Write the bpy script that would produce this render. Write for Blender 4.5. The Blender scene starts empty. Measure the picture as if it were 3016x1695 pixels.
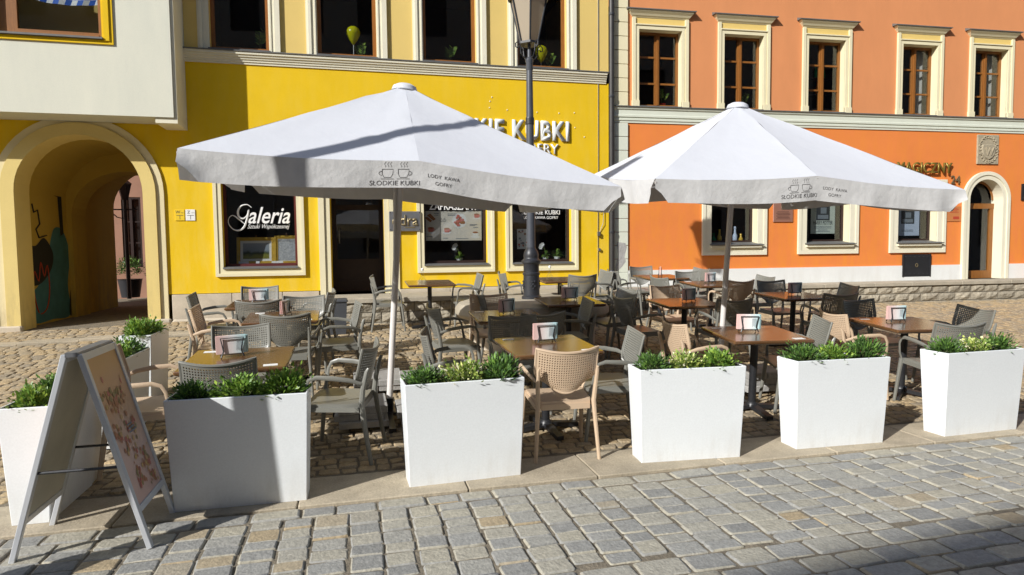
import bpy, bmesh, math, random
from mathutils import Vector, Matrix
from math import radians, sin, cos, pi, atan, sqrt
random.seed(7)
sc = bpy.context.scene
COL = sc.collection

# ------------------------------------------------------------------ camera
EYE = 1.6
cam_d = bpy.data.cameras.new('camera'); cam = bpy.data.objects.new('camera', cam_d); COL.objects.link(cam)
cam_d.sensor_width = 36.0; cam_d.lens = 1880 / 3016 * 36.0; cam_d.clip_end = 2000; cam_d.clip_start = 0.05
YAW, PIT, ROL = radians(13.72), radians(3.44), radians(0.63)
fwd = Vector((sin(YAW) * cos(PIT), cos(YAW) * cos(PIT), -sin(PIT)))
rt = Vector((cos(YAW), -sin(YAW), 0)); dn = fwd.cross(rt)
r2 = rt * cos(ROL) + dn * sin(ROL); d2 = dn * cos(ROL) - rt * sin(ROL)
cam.matrix_world = Matrix(((r2.x, -d2.x, -fwd.x, 0), (r2.y, -d2.y, -fwd.y, 0), (r2.z, -d2.z, -fwd.z, EYE), (0, 0, 0, 1)))
sc.camera = cam
sc.render.resolution_x = 1024; sc.render.resolution_y = 575

# ------------------------------------------------------------------ light
SUN_EL, SUN_AZ = radians(30.5), radians(32.5)      # light travels along (cos az, sin az) on the ground
sun_dir = Vector((cos(SUN_AZ) * cos(SUN_EL), sin(SUN_AZ) * cos(SUN_EL), -sin(SUN_EL)))
w = bpy.data.worlds.new('World'); sc.world = w; w.use_nodes = True
nt = w.node_tree; nt.nodes.clear()
sky = nt.nodes.new('ShaderNodeTexSky'); sky.sky_type = 'NISHITA'; sky.sun_disc = False
sky.sun_elevation = SUN_EL
sky.sun_rotation = math.atan2(-sun_dir.x, -sun_dir.y)
bg = nt.nodes.new('ShaderNodeBackground'); bg.inputs[1].default_value = 0.115
wo = nt.nodes.new('ShaderNodeOutputWorld')
nt.links.new(sky.outputs[0], bg.inputs[0]); nt.links.new(bg.outputs[0], wo.inputs[0])
sl = bpy.data.lights.new('sun', 'SUN'); sl.energy = 5.0; sl.angle = radians(0.53); sl.color = (1.0, 0.98, 0.945)
so = bpy.data.objects.new('sun', sl); COL.objects.link(so)
so.rotation_euler = sun_dir.to_track_quat('-Z', 'Y').to_euler(); so.location = (-20, -12, 20)
vs = sc.view_settings; vs.view_transform = 'Standard'; vs.look = 'None'; vs.gamma = 1.0; vs.exposure = 0.17
vs.use_curve_mapping = False

# ------------------------------------------------------------------ materials
def nd(t, typ, **k):
    n = t.nodes.new(typ)
    for a, b in k.items(): setattr(n, a, b)
    return n
def mat(name, col, rough=0.6, var=0.0, vscale=3.0, bump=0.0, bscale=40.0, metal=0.0, col2=None, spec=0.5, island=0.0, trans=0.0, tint=None, fine=0.0, stretch=None, coat=0.0, pos=False):
    m = bpy.data.materials.new(name); m.use_nodes = True; t = m.node_tree
    b = t.nodes['Principled BSDF']; L = t.links.new
    b.inputs['Base Color'].default_value = (*col, 1); b.inputs['Roughness'].default_value = rough
    b.inputs['Metallic'].default_value = metal; b.inputs['Specular IOR Level'].default_value = spec
    if coat: b.inputs['Coat Weight'].default_value = coat; b.inputs['Coat Roughness'].default_value = 0.16
    tc = nd(t, 'ShaderNodeTexCoord'); src = nd(t, 'ShaderNodeNewGeometry').outputs['Position'] if pos else tc.outputs['Object']
    if stretch:
        mp = nd(t, 'ShaderNodeMapping'); mp.inputs['Scale'].default_value = stretch; L(src, mp.inputs[0]); ssrc = mp.outputs[0]
    else: ssrc = src
    cs = None
    if var or col2:
        n = nd(t, 'ShaderNodeTexNoise'); n.inputs['Scale'].default_value = vscale; n.inputs['Detail'].default_value = 6; n.inputs['Roughness'].default_value = 0.65
        L(ssrc, n.inputs['Vector'])
        r = nd(t, 'ShaderNodeMapRange'); r.inputs[1].default_value = 0.3; r.inputs[2].default_value = 0.7
        L(n.outputs['Fac'], r.inputs[0])
        mx = nd(t, 'ShaderNodeMix', data_type='RGBA')
        c2 = col2 if col2 else tuple(c * (1 - var) for c in col)
        mx.inputs[6].default_value = (*col, 1); mx.inputs[7].default_value = (*c2, 1)
        L(r.outputs[0], mx.inputs[0]); cs = mx.outputs[2]
    if island:
        ge = nd(t, 'ShaderNodeNewGeometry'); oi = nd(t, 'ShaderNodeObjectInfo')
        ad = nd(t, 'ShaderNodeMath', operation='ADD'); L(ge.outputs['Random Per Island'], ad.inputs[0]); L(oi.outputs['Random'], ad.inputs[1])
        fr = nd(t, 'ShaderNodeMath', operation='FRACT'); L(ad.outputs[0], fr.inputs[0])
        cr = nd(t, 'ShaderNodeValToRGB'); els = cr.color_ramp.elements
        stops = tint or [(0, (1 - island,) * 3), (1, (1 + island,) * 3)]
        els[0].position, els[0].color = stops[0][0], (*stops[0][1], 1); els[1].position, els[1].color = stops[-1][0], (*stops[-1][1], 1)
        for p, c in stops[1:-1]:
            e = els.new(p); e.color = (*c, 1)
        L(fr.outputs[0], cr.inputs[0])
        mm = nd(t, 'ShaderNodeMix', data_type='RGBA', blend_type='MULTIPLY'); mm.inputs[0].default_value = 1
        if cs: L(cs, mm.inputs[6])
        else: mm.inputs[6].default_value = (*col, 1)
        L(cr.outputs[0], mm.inputs[7]); cs = mm.outputs[2]
    if fine:
        n3 = nd(t, 'ShaderNodeTexNoise'); n3.inputs['Scale'].default_value = 90; n3.inputs['Detail'].default_value = 3; L(src, n3.inputs['Vector'])
        r3 = nd(t, 'ShaderNodeMapRange'); r3.inputs[1].default_value = 0.25; r3.inputs[2].default_value = 0.75; r3.inputs[3].default_value = 1 - fine; r3.inputs[4].default_value = 1 + fine
        L(n3.outputs['Fac'], r3.inputs[0])
        m3 = nd(t, 'ShaderNodeMix', data_type='RGBA', blend_type='MULTIPLY'); m3.inputs[0].default_value = 1
        if cs: L(cs, m3.inputs[6])
        else: m3.inputs[6].default_value = (*col, 1)
        L(r3.outputs[0], m3.inputs[7]); cs = m3.outputs[2]
    if cs: L(cs, b.inputs['Base Color'])
    if bump:
        n2 = nd(t, 'ShaderNodeTexNoise'); n2.inputs['Scale'].default_value = bscale; n2.inputs['Detail'].default_value = 5; L(ssrc, n2.inputs['Vector'])
        bp = nd(t, 'ShaderNodeBump'); bp.inputs['Strength'].default_value = bump; bp.inputs['Distance'].default_value = 0.02
        L(n2.outputs['Fac'], bp.inputs['Height']); L(bp.outputs[0], b.inputs['Normal'])
    if trans:
        tr = nd(t, 'ShaderNodeBsdfTranslucent')
        if cs: L(cs, tr.inputs[0])
        else: tr.inputs[0].default_value = (*col, 1)
        ms = nd(t, 'ShaderNodeMixShader'); ms.inputs[0].default_value = trans
        out = t.nodes['Material Output']
        L(b.outputs[0], ms.inputs[1]); L(tr.outputs[0], ms.inputs[2]); L(ms.outputs[0], out.inputs[0])
    return m
def glass_mat(name, tint=(0.85, 0.87, 0.88), boost=1.0):
    m = bpy.data.materials.new(name); m.use_nodes = True; t = m.node_tree; t.nodes.clear(); L = t.links.new
    tr = nd(t, 'ShaderNodeBsdfTransparent'); tr.inputs[0].default_value = (*tint, 1)
    gl = nd(t, 'ShaderNodeBsdfGlossy'); gl.inputs['Roughness'].default_value = 0.02
    n = nd(t, 'ShaderNodeTexNoise'); n.inputs['Scale'].default_value = 2.0
    bp = nd(t, 'ShaderNodeBump'); bp.inputs['Strength'].default_value = 0.03; L(n.outputs[0], bp.inputs['Height']); L(bp.outputs[0], gl.inputs['Normal'])
    fr = nd(t, 'ShaderNodeFresnel'); ge = nd(t, 'ShaderNodeNewGeometry'); ir = nd(t, 'ShaderNodeMapRange'); ir.inputs[3].default_value = 1.5; ir.inputs[4].default_value = 1 / 1.5; L(ge.outputs['Backfacing'], ir.inputs[0]); L(ir.outputs[0], fr.inputs[0])
    mu = nd(t, 'ShaderNodeMath', operation='MULTIPLY'); mu.inputs[1].default_value = 1.35 * boost; mu.use_clamp = True; L(fr.outputs[0], mu.inputs[0])
    ms = nd(t, 'ShaderNodeMixShader'); o = nd(t, 'ShaderNodeOutputMaterial')
    L(mu.outputs[0], ms.inputs[0]); L(tr.outputs[0], ms.inputs[1]); L(gl.outputs[0], ms.inputs[2]); L(ms.outputs[0], o.inputs[0])
    return m
def stain_mat(name, col, dirt, rough=0.9, bands=(0.0, 0.5), amount=0.6, bump=0.08, var=0.08):
    # plaster with dirt that gathers in patches low on the wall (a shape of its own, from noise)
    m = mat(name, col, rough, var=var, vscale=1.2, bump=bump, bscale=70, fine=0.035)
    t = m.node_tree; L = t.links.new; b = t.nodes['Principled BSDF']; cs = b.inputs['Base Color'].links[0].from_socket
    tc = nd(t, 'ShaderNodeTexCoord'); sp = nd(t, 'ShaderNodeSeparateXYZ'); L(tc.outputs['Object'], sp.inputs[0])
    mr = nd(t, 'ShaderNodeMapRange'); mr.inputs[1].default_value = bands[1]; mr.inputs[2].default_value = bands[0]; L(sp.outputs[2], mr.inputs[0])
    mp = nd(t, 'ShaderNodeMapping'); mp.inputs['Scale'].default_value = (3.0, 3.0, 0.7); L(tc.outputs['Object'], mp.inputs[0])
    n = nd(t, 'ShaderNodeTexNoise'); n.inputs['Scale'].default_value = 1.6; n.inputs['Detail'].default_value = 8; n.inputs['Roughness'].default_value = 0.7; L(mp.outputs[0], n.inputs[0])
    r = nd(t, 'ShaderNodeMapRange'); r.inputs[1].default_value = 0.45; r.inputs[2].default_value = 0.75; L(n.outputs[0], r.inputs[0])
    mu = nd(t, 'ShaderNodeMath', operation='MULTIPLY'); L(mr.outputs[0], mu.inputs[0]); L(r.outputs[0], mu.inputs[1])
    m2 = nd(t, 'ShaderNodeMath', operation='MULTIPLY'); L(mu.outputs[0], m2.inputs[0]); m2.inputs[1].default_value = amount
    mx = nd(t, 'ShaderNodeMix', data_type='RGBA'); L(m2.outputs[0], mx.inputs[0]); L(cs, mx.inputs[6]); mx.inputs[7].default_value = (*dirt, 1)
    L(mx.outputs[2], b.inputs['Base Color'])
    return m
M = {}
M['yellow'] = stain_mat('plaster_yellow', (0.80, 0.52, 0.002), (0.76, 0.55, 0.09), bands=(0.8, 6.5), amount=0.75, var=0.10)
M['pale_yellow'] = mat('plaster_pale_yellow', (0.74, 0.54, 0.17), 0.9, var=0.06, vscale=1.5, bump=0.06, bscale=80, fine=0.03)
M['cream'] = mat('plaster_cream', (0.76, 0.69, 0.46), 0.8, var=0.07, vscale=2.5, bump=0.05, bscale=60, fine=0.03)
M['cream_dirty'] = stain_mat('plaster_cream_dirty', (0.76, 0.66, 0.40), (0.34, 0.26, 0.14), bands=(0.3, 1.3), amount=0.9)
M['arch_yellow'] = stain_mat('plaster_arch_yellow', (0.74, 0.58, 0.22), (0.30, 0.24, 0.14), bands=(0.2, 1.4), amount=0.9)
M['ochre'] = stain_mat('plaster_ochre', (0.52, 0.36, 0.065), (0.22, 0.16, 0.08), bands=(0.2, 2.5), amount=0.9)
M['white_cream'] = mat('plaster_white_cream', (0.705, 0.695, 0.575), 0.85, var=0.06, vscale=0.9, bump=0.06, bscale=60, fine=0.03, col2=(0.63, 0.63, 0.53), stretch=(2.5, 2.5, 0.6))
M['moulding'] = mat('moulding_cream', (0.76, 0.72, 0.56), 0.8, var=0.08, vscale=3, bump=0.04)
M['orange'] = stain_mat('plaster_orange', (0.76, 0.225, 0.05), (0.76, 0.27, 0.02), bands=(0.9, 6.0), amount=0.9, var=0.09)
M['salmon'] = mat('plaster_salmon', (0.68, 0.27, 0.105), 0.9, var=0.10, vscale=1.3, stretch=(1.6, 1.6, 0.6), bump=0.06, bscale=80, fine=0.03)
M['mould_pale'] = mat('moulding_pale', (0.66, 0.69, 0.58), 0.8, var=0.08, vscale=3, bump=0.04)
M['plinth_white'] = stain_mat('plinth_white', (0.74, 0.75, 0.73), (0.5, 0.47, 0.41), bands=(0.7, 1.3), amount=0.5)
M['plinth_stone'] = mat('plinth_stone', (0.60, 0.52, 0.40), 0.85, var=0.3, vscale=2.5, bump=0.1, bscale=30, fine=0.06)
M['slate'] = mat('slate_ledge', (0.16, 0.16, 0.155), 0.6, var=0.35, vscale=4, bump=0.05)
M['wood'] = mat('window_wood', (0.30, 0.115, 0.022), 0.42, var=0.35, vscale=9, stretch=(6, 6, 0.7), bump=0.03)
M['wood_dark'] = mat('window_wood_dark', (0.035, 0.017, 0.013), 0.5, var=0.3, vscale=6)
M['wood_red'] = mat('window_wood_red', (0.10, 0.018, 0.018), 0.45, var=0.2, vscale=6)
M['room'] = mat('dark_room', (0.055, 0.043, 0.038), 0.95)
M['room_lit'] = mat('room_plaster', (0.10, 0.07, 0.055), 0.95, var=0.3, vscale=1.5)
M['curtain'] = mat('curtain_cloth', (0.60, 0.57, 0.50), 0.9, var=0.1)
M['glass'] = glass_mat('window_glass')
M['glass_clear'] = glass_mat('clear_glass', (0.95, 0.97, 0.97), 0.8)
M['glass_lamp'] = mat('lantern_glass', (0.62, 0.53, 0.40), 0.35, trans=0.45)
M['iron'] = mat('painted_iron', (0.030, 0.032, 0.038), 0.42, var=0.3, vscale=8, bump=0.03, bscale=60)
M['iron_pole'] = mat('painted_pole', (0.075, 0.082, 0.098), 0.38, var=0.25, vscale=5, bump=0.03, bscale=50)
M['pipe'] = mat('downpipe_metal', (0.055, 0.052, 0.05), 0.45, metal=0.3, var=0.3, vscale=4)
M['sett'] = mat('sett_granite', (0.40, 0.388, 0.345), 0.8, var=0.32, vscale=22, bump=0.38, bscale=50, island=0.2, fine=0.13, pos=True,
    tint=[(0, (0.72, 0.73, 0.76)), (0.3, (0.92, 0.93, 0.96)), (0.55, (1.04, 1.02, 0.97)), (0.8, (1.16, 1.10, 0.96)), (0.955, (1.02, 0.99, 0.93)), (0.975, (1.15, 0.95, 0.68)), (1, (1.1, 0.88, 0.6))])
M['cobble'] = mat('cobble_stone', (0.46, 0.375, 0.25), 0.85, var=0.35, vscale=22, bump=0.6, bscale=45, island=0.25, fine=0.2, pos=True,
    tint=[(0, (0.72, 0.73, 0.78)), (0.4, (1.0, 0.97, 0.92)), (0.75, (1.12, 1.02, 0.85)), (1, (0.85, 0.80, 0.74))])
M['slab'] = mat('kerb_slab', (0.47, 0.40, 0.29), 0.85, var=0.3, vscale=5, pos=True, bump=0.3, bscale=60, island=0.1, fine=0.16)
M['joint'] = mat('joint_sand', (0.25, 0.21, 0.15), 0.95, var=0.5, vscale=10, bump=0.6, bscale=60)
M['wallstone'] = mat('terrace_stone', (0.42, 0.37, 0.28), 0.9, var=0.4, vscale=9, bump=0.9, bscale=22, island=0.2, fine=0.12)
M['capstone'] = mat('terrace_cap', (0.44, 0.39, 0.30), 0.85, var=0.25, vscale=5, bump=0.25, bscale=40, island=0.08, fine=0.1)
M['concrete'] = mat('concrete_slab', (0.40, 0.39, 0.37), 0.9, var=0.25, vscale=6, bump=0.3, bscale=50, island=0.12, fine=0.1)
M['planter'] = mat('white_planter', (0.79, 0.82, 0.83), 0.38, var=0.035, vscale=3, bump=0.02, bscale=8, fine=0.012)
M['planter'] = stain_mat('white_planter', (0.79, 0.82, 0.83), (0.50, 0.47, 0.41), rough=0.4, bands=(-0.05, 0.30), amount=0.6, bump=0.02, var=0.03)
M['planter_in'] = mat('planter_liner', (0.045, 0.04, 0.038), 0.7)
M['soil'] = mat('soil', (0.035, 0.024, 0.016), 0.95, var=0.5, vscale=30, bump=1.0, bscale=60)
M['leaf_dark'] = mat('leaf_dark', (0.10, 0.20, 0.05), 0.45, island=0.5, tint=[(0, (0.5, 0.55, 0.6)), (0.6, (1.0, 1.0, 0.9)), (0.9, (1.9, 1.7, 1.2)), (1, (2.6, 2.3, 2.0))], trans=0.2)
M['leaf_light'] = mat('leaf_light', (0.32, 0.42, 0.09), 0.45, island=0.5, tint=[(0, (0.45, 0.6, 0.6)), (0.6, (1.0, 1.0, 1.0)), (0.86, (2.3, 1.9, 2.4)), (1, (3.6, 2.5, 10.0))], trans=0.2)
M['leaf_mid'] = mat('leaf_mid', (0.19, 0.33, 0.055), 0.45, island=0.5, tint=[(0, (0.5, 0.6, 0.6)), (0.6, (1, 1, 1)), (1, (2.0, 1.6, 1.4))], trans=0.2)
M['stem'] = mat('stem', (0.10, 0.12, 0.04), 0.7)
M['grey'] = mat('chair_grey', (0.21, 0.208, 0.183), 0.34, var=0.06, vscale=6, bump=0.02, bscale=200)
M['beige'] = mat('chair_beige', (0.60, 0.45, 0.31), 0.45, var=0.06, vscale=6, bump=0.02, bscale=200)
M['black'] = mat('black_metal', (0.022, 0.023, 0.026), 0.4, var=0.2, vscale=10)
M['table'] = mat('table_top', (0.165, 0.078, 0.028), 0.26, var=0.35, vscale=5, stretch=(1.0, 14.0, 1.0), spec=0.9, coat=0.55)
M['canvas'] = mat('umbrella_canvas', (0.66, 0.675, 0.715), 0.8, var=0.04, vscale=2.5, bump=0.22, bscale=6, trans=0.07)
M['valance'] = mat('valance_canvas', (0.665, 0.66, 0.65), 0.85, var=0.12, vscale=4, bump=0.35, bscale=12, trans=0.07)
M['ribs'] = mat('umbrella_frame', (0.56, 0.53, 0.50), 0.4, metal=0.2)
M['pole_white'] = mat('umbrella_pole', (0.70, 0.66, 0.63), 0.35)
M['print'] = mat('print_grey', (0.10, 0.095, 0.095), 0.8)
M['white'] = mat('white_paint', (0.82, 0.82, 0.80), 0.6)
M['letter'] = mat('letter_white', (0.80, 0.83, 0.82), 0.55)
M['alu'] = mat('aluminium', (0.66, 0.68, 0.71), 0.35, metal=0.35, var=0.08, vscale=5)
M['board'] = mat('board_back', (0.52, 0.49, 0.40), 0.45, var=0.2, vscale=4)
M['steel'] = mat('sign_steel', (0.42, 0.43, 0.45), 0.35, metal=0.8, var=0.2, vscale=5)
M['bronze'] = mat('sign_bronze', (0.30, 0.24, 0.13), 0.4, metal=0.6)
M['gold'] = mat('gilt_frame', (0.78, 0.50, 0.07), 0.35, metal=0.15, var=0.3, vscale=14)
M['gold_letter'] = mat('gold_letter', (0.24, 0.17, 0.03), 0.4, metal=0.4)
M['copper'] = mat('copper_plaque', (0.42, 0.21, 0.15), 0.4, metal=0.35, var=0.1)
M['red'] = mat('red_pot', (0.62, 0.02, 0.015), 0.35)
M['terracotta'] = mat('terracotta', (0.55, 0.20, 0.06), 0.8, var=0.2)
M['balloon'] = mat('balloon_yellow', (0.72, 0.70, 0.0), 0.25, trans=0.3)
M['binplastic'] = mat('bin_plastic', (0.075, 0.08, 0.088), 0.5, var=0.2)
M['crest'] = mat('crest_stone', (0.42, 0.36, 0.25), 0.9, var=0.3, vscale=14, bump=0.4, bscale=50)
M['paper'] = mat('paper_white', (0.80, 0.80, 0.77), 0.7)
M['paper_grey'] = mat('paper_greenish', (0.56, 0.62, 0.55), 0.7, var=0.06)
M['paper_blue'] = mat('paper_bluish', (0.52, 0.60, 0.74), 0.7, var=0.06)
M['ink'] = mat('ink_dark', (0.04, 0.045, 0.05), 0.7)
M['ink_grey'] = mat('ink_grey', (0.22, 0.25, 0.28), 0.7)
M['roof'] = mat('roof_tiles', (0.30, 0.09, 0.045), 0.8, var=0.3, vscale=6, bump=0.5, bscale=12)
M['far_wall'] = mat('far_house_plaster', (0.30, 0.27, 0.24), 0.9, var=0.15, vscale=1)
M['court_pink'] = mat('courtyard_plaster', (0.40, 0.22, 0.15), 0.9, var=0.2, vscale=1.5)
M['mural_teal'] = mat('mural_teal', (0.06, 0.20, 0.26), 0.85, var=0.35, vscale=4)
M['mural_black'] = mat('mural_black', (0.02, 0.02, 0.02), 0.85, var=0.3, vscale=6)
M['mural_red'] = mat('mural_red', (0.42, 0.05, 0.02), 0.85)
M['plastergrey'] = mat('bare_render', (0.45, 0.44, 0.42), 0.95, var=0.3, vscale=12, bump=0.5)
M['blue'] = mat('flag_blue', (0.02, 0.12, 0.55), 0.7)
M['pink'] = mat('food_pink', (0.72, 0.22, 0.17), 0.6, var=0.3, vscale=18)
M['brown'] = mat('food_brown', (0.42, 0.16, 0.05), 0.6, var=0.3, vscale=18)
M['yellowplate'] = mat('plate_yellow', (0.80, 0.55, 0.02), 0.5)
M['bottle_green'] = mat('bottle_green', (0.02, 0.30, 0.10), 0.15, trans=0.4)
M['bottle_orange'] = mat('bottle_orange', (0.75, 0.22, 0.02), 0.15, trans=0.4)
def grad_mat(name, stops, axis=0, lo=0.0, hi=1.0, rough=0.5, noise=0.0, nscale=6):
    m = bpy.data.materials.new(name); m.use_nodes = True; t = m.node_tree; L = t.links.new; b = t.nodes['Principled BSDF']
    b.inputs['Roughness'].default_value = rough
    tc = nd(t, 'ShaderNodeTexCoord'); sp = nd(t, 'ShaderNodeSeparateXYZ'); L(tc.outputs['Object'], sp.inputs[0])
    r = nd(t, 'ShaderNodeMapRange'); r.inputs[1].default_value = lo; r.inputs[2].default_value = hi; L(sp.outputs[axis], r.inputs[0])
    fac = r.outputs[0]
    if noise:
        n = nd(t, 'ShaderNodeTexNoise'); n.inputs['Scale'].default_value = nscale; n.inputs['Detail'].default_value = 5; L(tc.outputs['Object'], n.inputs[0])
        a = nd(t, 'ShaderNodeMath', operation='MULTIPLY_ADD'); L(n.outputs[0], a.inputs[0]); a.inputs[1].default_value = noise; a.inputs[2].default_value = -noise / 2
        a2 = nd(t, 'ShaderNodeMath', operation='ADD'); L(a.outputs[0], a2.inputs[0]); L(fac, a2.inputs[1]); fac = a2.outputs[0]
    cr = nd(t, 'ShaderNodeValToRGB'); e = cr.color_ramp.elements
    e[0].position, e[0].color = stops[0][0], (*stops[0][1], 1); e[1].position, e[1].color = stops[-1][0], (*stops[-1][1], 1)
    for p, c in stops[1:-1]:
        q = e.new(p); q.color = (*c, 1)
    L(fac, cr.inputs[0]); L(cr.outputs[0], b.inputs['Base Color'])
    return m
M['card'] = grad_mat('menu_card', [(0, (0.84, 0.58, 0.54)), (0.5, (0.86, 0.83, 0.82)), (1, (0.52, 0.78, 0.82))], 0, -0.07, 0.07, 0.35)
M['aposter'] = grad_mat('sign_poster', [(0, (0.62, 0.40, 0.33)), (0.45, (0.66, 0.46, 0.38)), (0.75, (0.62, 0.36, 0.20)), (1, (0.60, 0.33, 0.14))], 2, 0.1, 0.95, 0.3, 0.25, 5)
for i_, c_ in enumerate([(.52, .22, .10), (.66, .42, .16), (.56, .16, .12), (.34, .26, .10)]): M[f'pfood{i_ + 1}'] = mat(f'poster_food_{i_ + 1}', c_, .35, var=.3, vscale=25)
M['landscape'] = grad_mat('painted_landscape', [(0, (0.16, 0.12, 0.02)), (0.35, (0.22, 0.22, 0.03)), (0.5, (0.05, 0.07, 0.03)), (0.62, (0.26, 0.30, 0.34)), (1, (0.36, 0.38, 0.42))], 2, 0.0, 0.42, 0.4, 0.35, 9)
M['sketch'] = mat('painted_sketch', (0.66, 0.67, 0.68), 0.5, col2=(0.30, 0.31, 0.33), vscale=28)
M['menu_bg'] = mat('menu_poster', (0.76, 0.70, 0.60), 0.4, var=0.06)

# ------------------------------------------------------------------ mesh helpers
class MB:
    def __init__(s): s.v = []; s.f = []; s.mi = []; s.cur = 0
    def quad(s, a, b, c, d): s.poly([a, b, c, d])
    def poly(s, pts):
        n = len(s.v); s.v += [tuple(p) for p in pts]; s.f.append(list(range(n, n + len(pts)))); s.mi.append(s.cur); return s
    def mesh(s, verts, faces):
        n = len(s.v); s.v += [tuple(p) for p in verts]
        for f in faces: s.f.append([n + i for i in f]); s.mi.append(s.cur)
        return s
    def box(s, x0, x1, y0, y1, z0, z1, T=None):
        v = [(x, y, z) for z in (z0, z1) for y in (y0, y1) for x in (x0, x1)]
        if T: v = [tuple(T @ Vector(p)) for p in v]
        return s.mesh(v, [(0, 2, 3, 1), (4, 5, 7, 6), (0, 1, 5, 4), (2, 6, 7, 3), (0, 4, 6, 2), (1, 3, 7, 5)])
    def bbox(s, x0, x1, y0, y1, z0, z1, b=0.01, T=None):
        # box with chamfered vertical and top edges
        def ring(i, z): 
            return [(x0 + i + b, y0 + i, z), (x1 - i - b, y0 + i, z), (x1 - i, y0 + i + b, z), (x1 - i, y1 - i - b, z), (x1 - i - b, y1 - i, z), (x0 + i + b, y1 - i, z), (x0 + i, y1 - i - b, z), (x0 + i, y0 + i + b, z)]
        v = ring(0, z0) + ring(0, z1 - b) + ring(b, z1)
        if T: v = [tuple(T @ Vector(p)) for p in v]
        f = [tuple(range(7, -1, -1)), tuple(range(16, 24))]
        for r in (0, 8):
            for i in range(8): f.append((r + i, r + (i + 1) % 8, r + 8 + (i + 1) % 8, r + 8 + i))
        return s.mesh(v, f)
    def tube(s, pts, rad, n=8, cap=True, flat=1.0, up=None):
        pts = [Vector(p) for p in pts]; k = len(pts)
        rads = rad if isinstance(rad, (list, tuple)) else [rad] * k
        vs = []; prev = None
        for i, p in enumerate(pts):
            d = (pts[min(i + 1, k - 1)] - pts[max(i - 1, 0)]).normalized()
            if prev is None:
                a = Vector(up) if up else (Vector((0, 0, 1)) if abs(d.z) < 0.9 else Vector((1, 0, 0)))
            else: a = prev
            a = (a - d * a.dot(d)).normalized(); prev = a; b = d.cross(a)
            for j in range(n):
                t = 2 * pi * j / n + pi / n
                vs.append(p + (a * cos(t) * flat + b * sin(t)) * rads[i])
        f = []
        for i in range(k - 1):
            for j in range(n): f.append((i * n + j, i * n + (j + 1) % n, (i + 1) * n + (j + 1) % n, (i + 1) * n + j))
        if cap: f.append(tuple(range(n - 1, -1, -1))); f.append(tuple(range((k - 1) * n, k * n)))
        return s.mesh(vs, f)
    def lathe(s, prof, n=16, c=(0, 0), T=None):
        vs = []
        for r, z in prof:
            for j in range(n): vs.append((c[0] + r * cos(2 * pi * j / n), c[1] + r * sin(2 * pi * j / n), z))
        if T: vs = [tuple(T @ Vector(p)) for p in vs]
        f = []
        for i in range(len(prof) - 1):
            for j in range(n): f.append((i * n + j, i * n + (j + 1) % n, (i + 1) * n + (j + 1) % n, (i + 1) * n + j))
        f.append(tuple(range(n - 1, -1, -1))); f.append(tuple(range((len(prof) - 1) * n, len(prof) * n)))
        return s.mesh(vs, f)
    def extrude_x(s, prof, x0, x1):
        # prof: (y, z) polyline closed, swept along x
        n = len(prof); v = [(x0, y, z) for y, z in prof] + [(x1, y, z) for y, z in prof]
        f = [tuple(range(n)), tuple(range(2 * n - 1, n - 1, -1))]
        for i in range(n): f.append((i, i + n, (i + 1) % n + n, (i + 1) % n))
        return s.mesh(v, f)
    def data(s, name, mats, smooth=False):
        me = bpy.data.meshes.new(name); me.from_pydata(s.v, [], s.f)
        for m in (mats if isinstance(mats, list) else [mats]): me.materials.append(m)
        if isinstance(mats, list): me.polygons.foreach_set('material_index', s.mi)
        bm = bmesh.new(); bm.from_mesh(me); bmesh.ops.remove_doubles(bm, verts=bm.verts, dist=1e-5)
        bmesh.ops.recalc_face_normals(bm, faces=bm.faces); bm.to_mesh(me); bm.free()
        if smooth:
            me.polygons.foreach_set('use_smooth', [True] * len(me.polygons)); me.set_sharp_from_angle(angle=radians(38))
        me.update(); return me
    def build(s, name, mats, parent=None, smooth=False):
        return put(name, s.data(name, mats, smooth), parent)
def put(name, me, parent=None, loc=None, rz=0.0):
    o = bpy.data.objects.new(name, me); COL.objects.link(o)
    if parent: o.parent = parent
    if loc is not None: o.location = loc
    if rz: o.rotation_euler = (0, 0, rz)
    return o
def tag(o, label=None, cat=None, group=None, kind=None):
    if label: o['label'] = label
    if cat: o['category'] = cat
    if group: o['group'] = group
    if kind: o['kind'] = kind
    return o
def thing(name, label, cat, loc=(0, 0, 0), rz=0.0, group=None, tilt=0.0):
    o = bpy.data.objects.new(name, None); COL.objects.link(o); o.empty_display_size = 0.1
    o.location = loc; o.rotation_mode = 'ZYX'; o.rotation_euler = (tilt, 0, rz)
    return tag(o, label, cat, group)
def copy_tree(o, parent=None):
    c = o.copy(); COL.objects.link(c); c.parent = parent
    for ch in list(o.children): copy_tree(ch, c)
    return c
def text_mesh(txt, size, mat_, ext=0.0, align='CENTER', offset=0.0, shear=0.0, space=1.0, xs=1.0):
    c = bpy.data.curves.new('txt', 'FONT'); c.body = txt; c.size = size; c.extrude = ext; c.align_x = align; c.offset = offset
    c.shear = shear; c.space_character = space; c.resolution_u = 3
    o = bpy.data.objects.new('txt', c); COL.objects.link(o)
    dg = bpy.context.evaluated_depsgraph_get(); me = bpy.data.meshes.new_from_object(o.evaluated_get(dg))
    bpy.data.objects.remove(o); bpy.data.curves.remove(c)
    me.transform(Matrix.Diagonal((xs, 1, 1, 1)) ); me.transform(Matrix.Rotation(pi / 2, 4, 'X'))      # stands up, faces -Y
    me.materials.clear(); me.materials.append(mat_); return me
def width(me):
    xs = [v.co.x for v in me.vertices]; return max(xs) - min(xs)

SL = 0.055; TILT = atan(SL)
def gnd(x, y):
    f = 1.0 if x > -3 else max(0.7, 1 + 0.085 * (x + 3))
    return SL * min(max(0.0, y - 4.5), 7.9) * f

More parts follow.
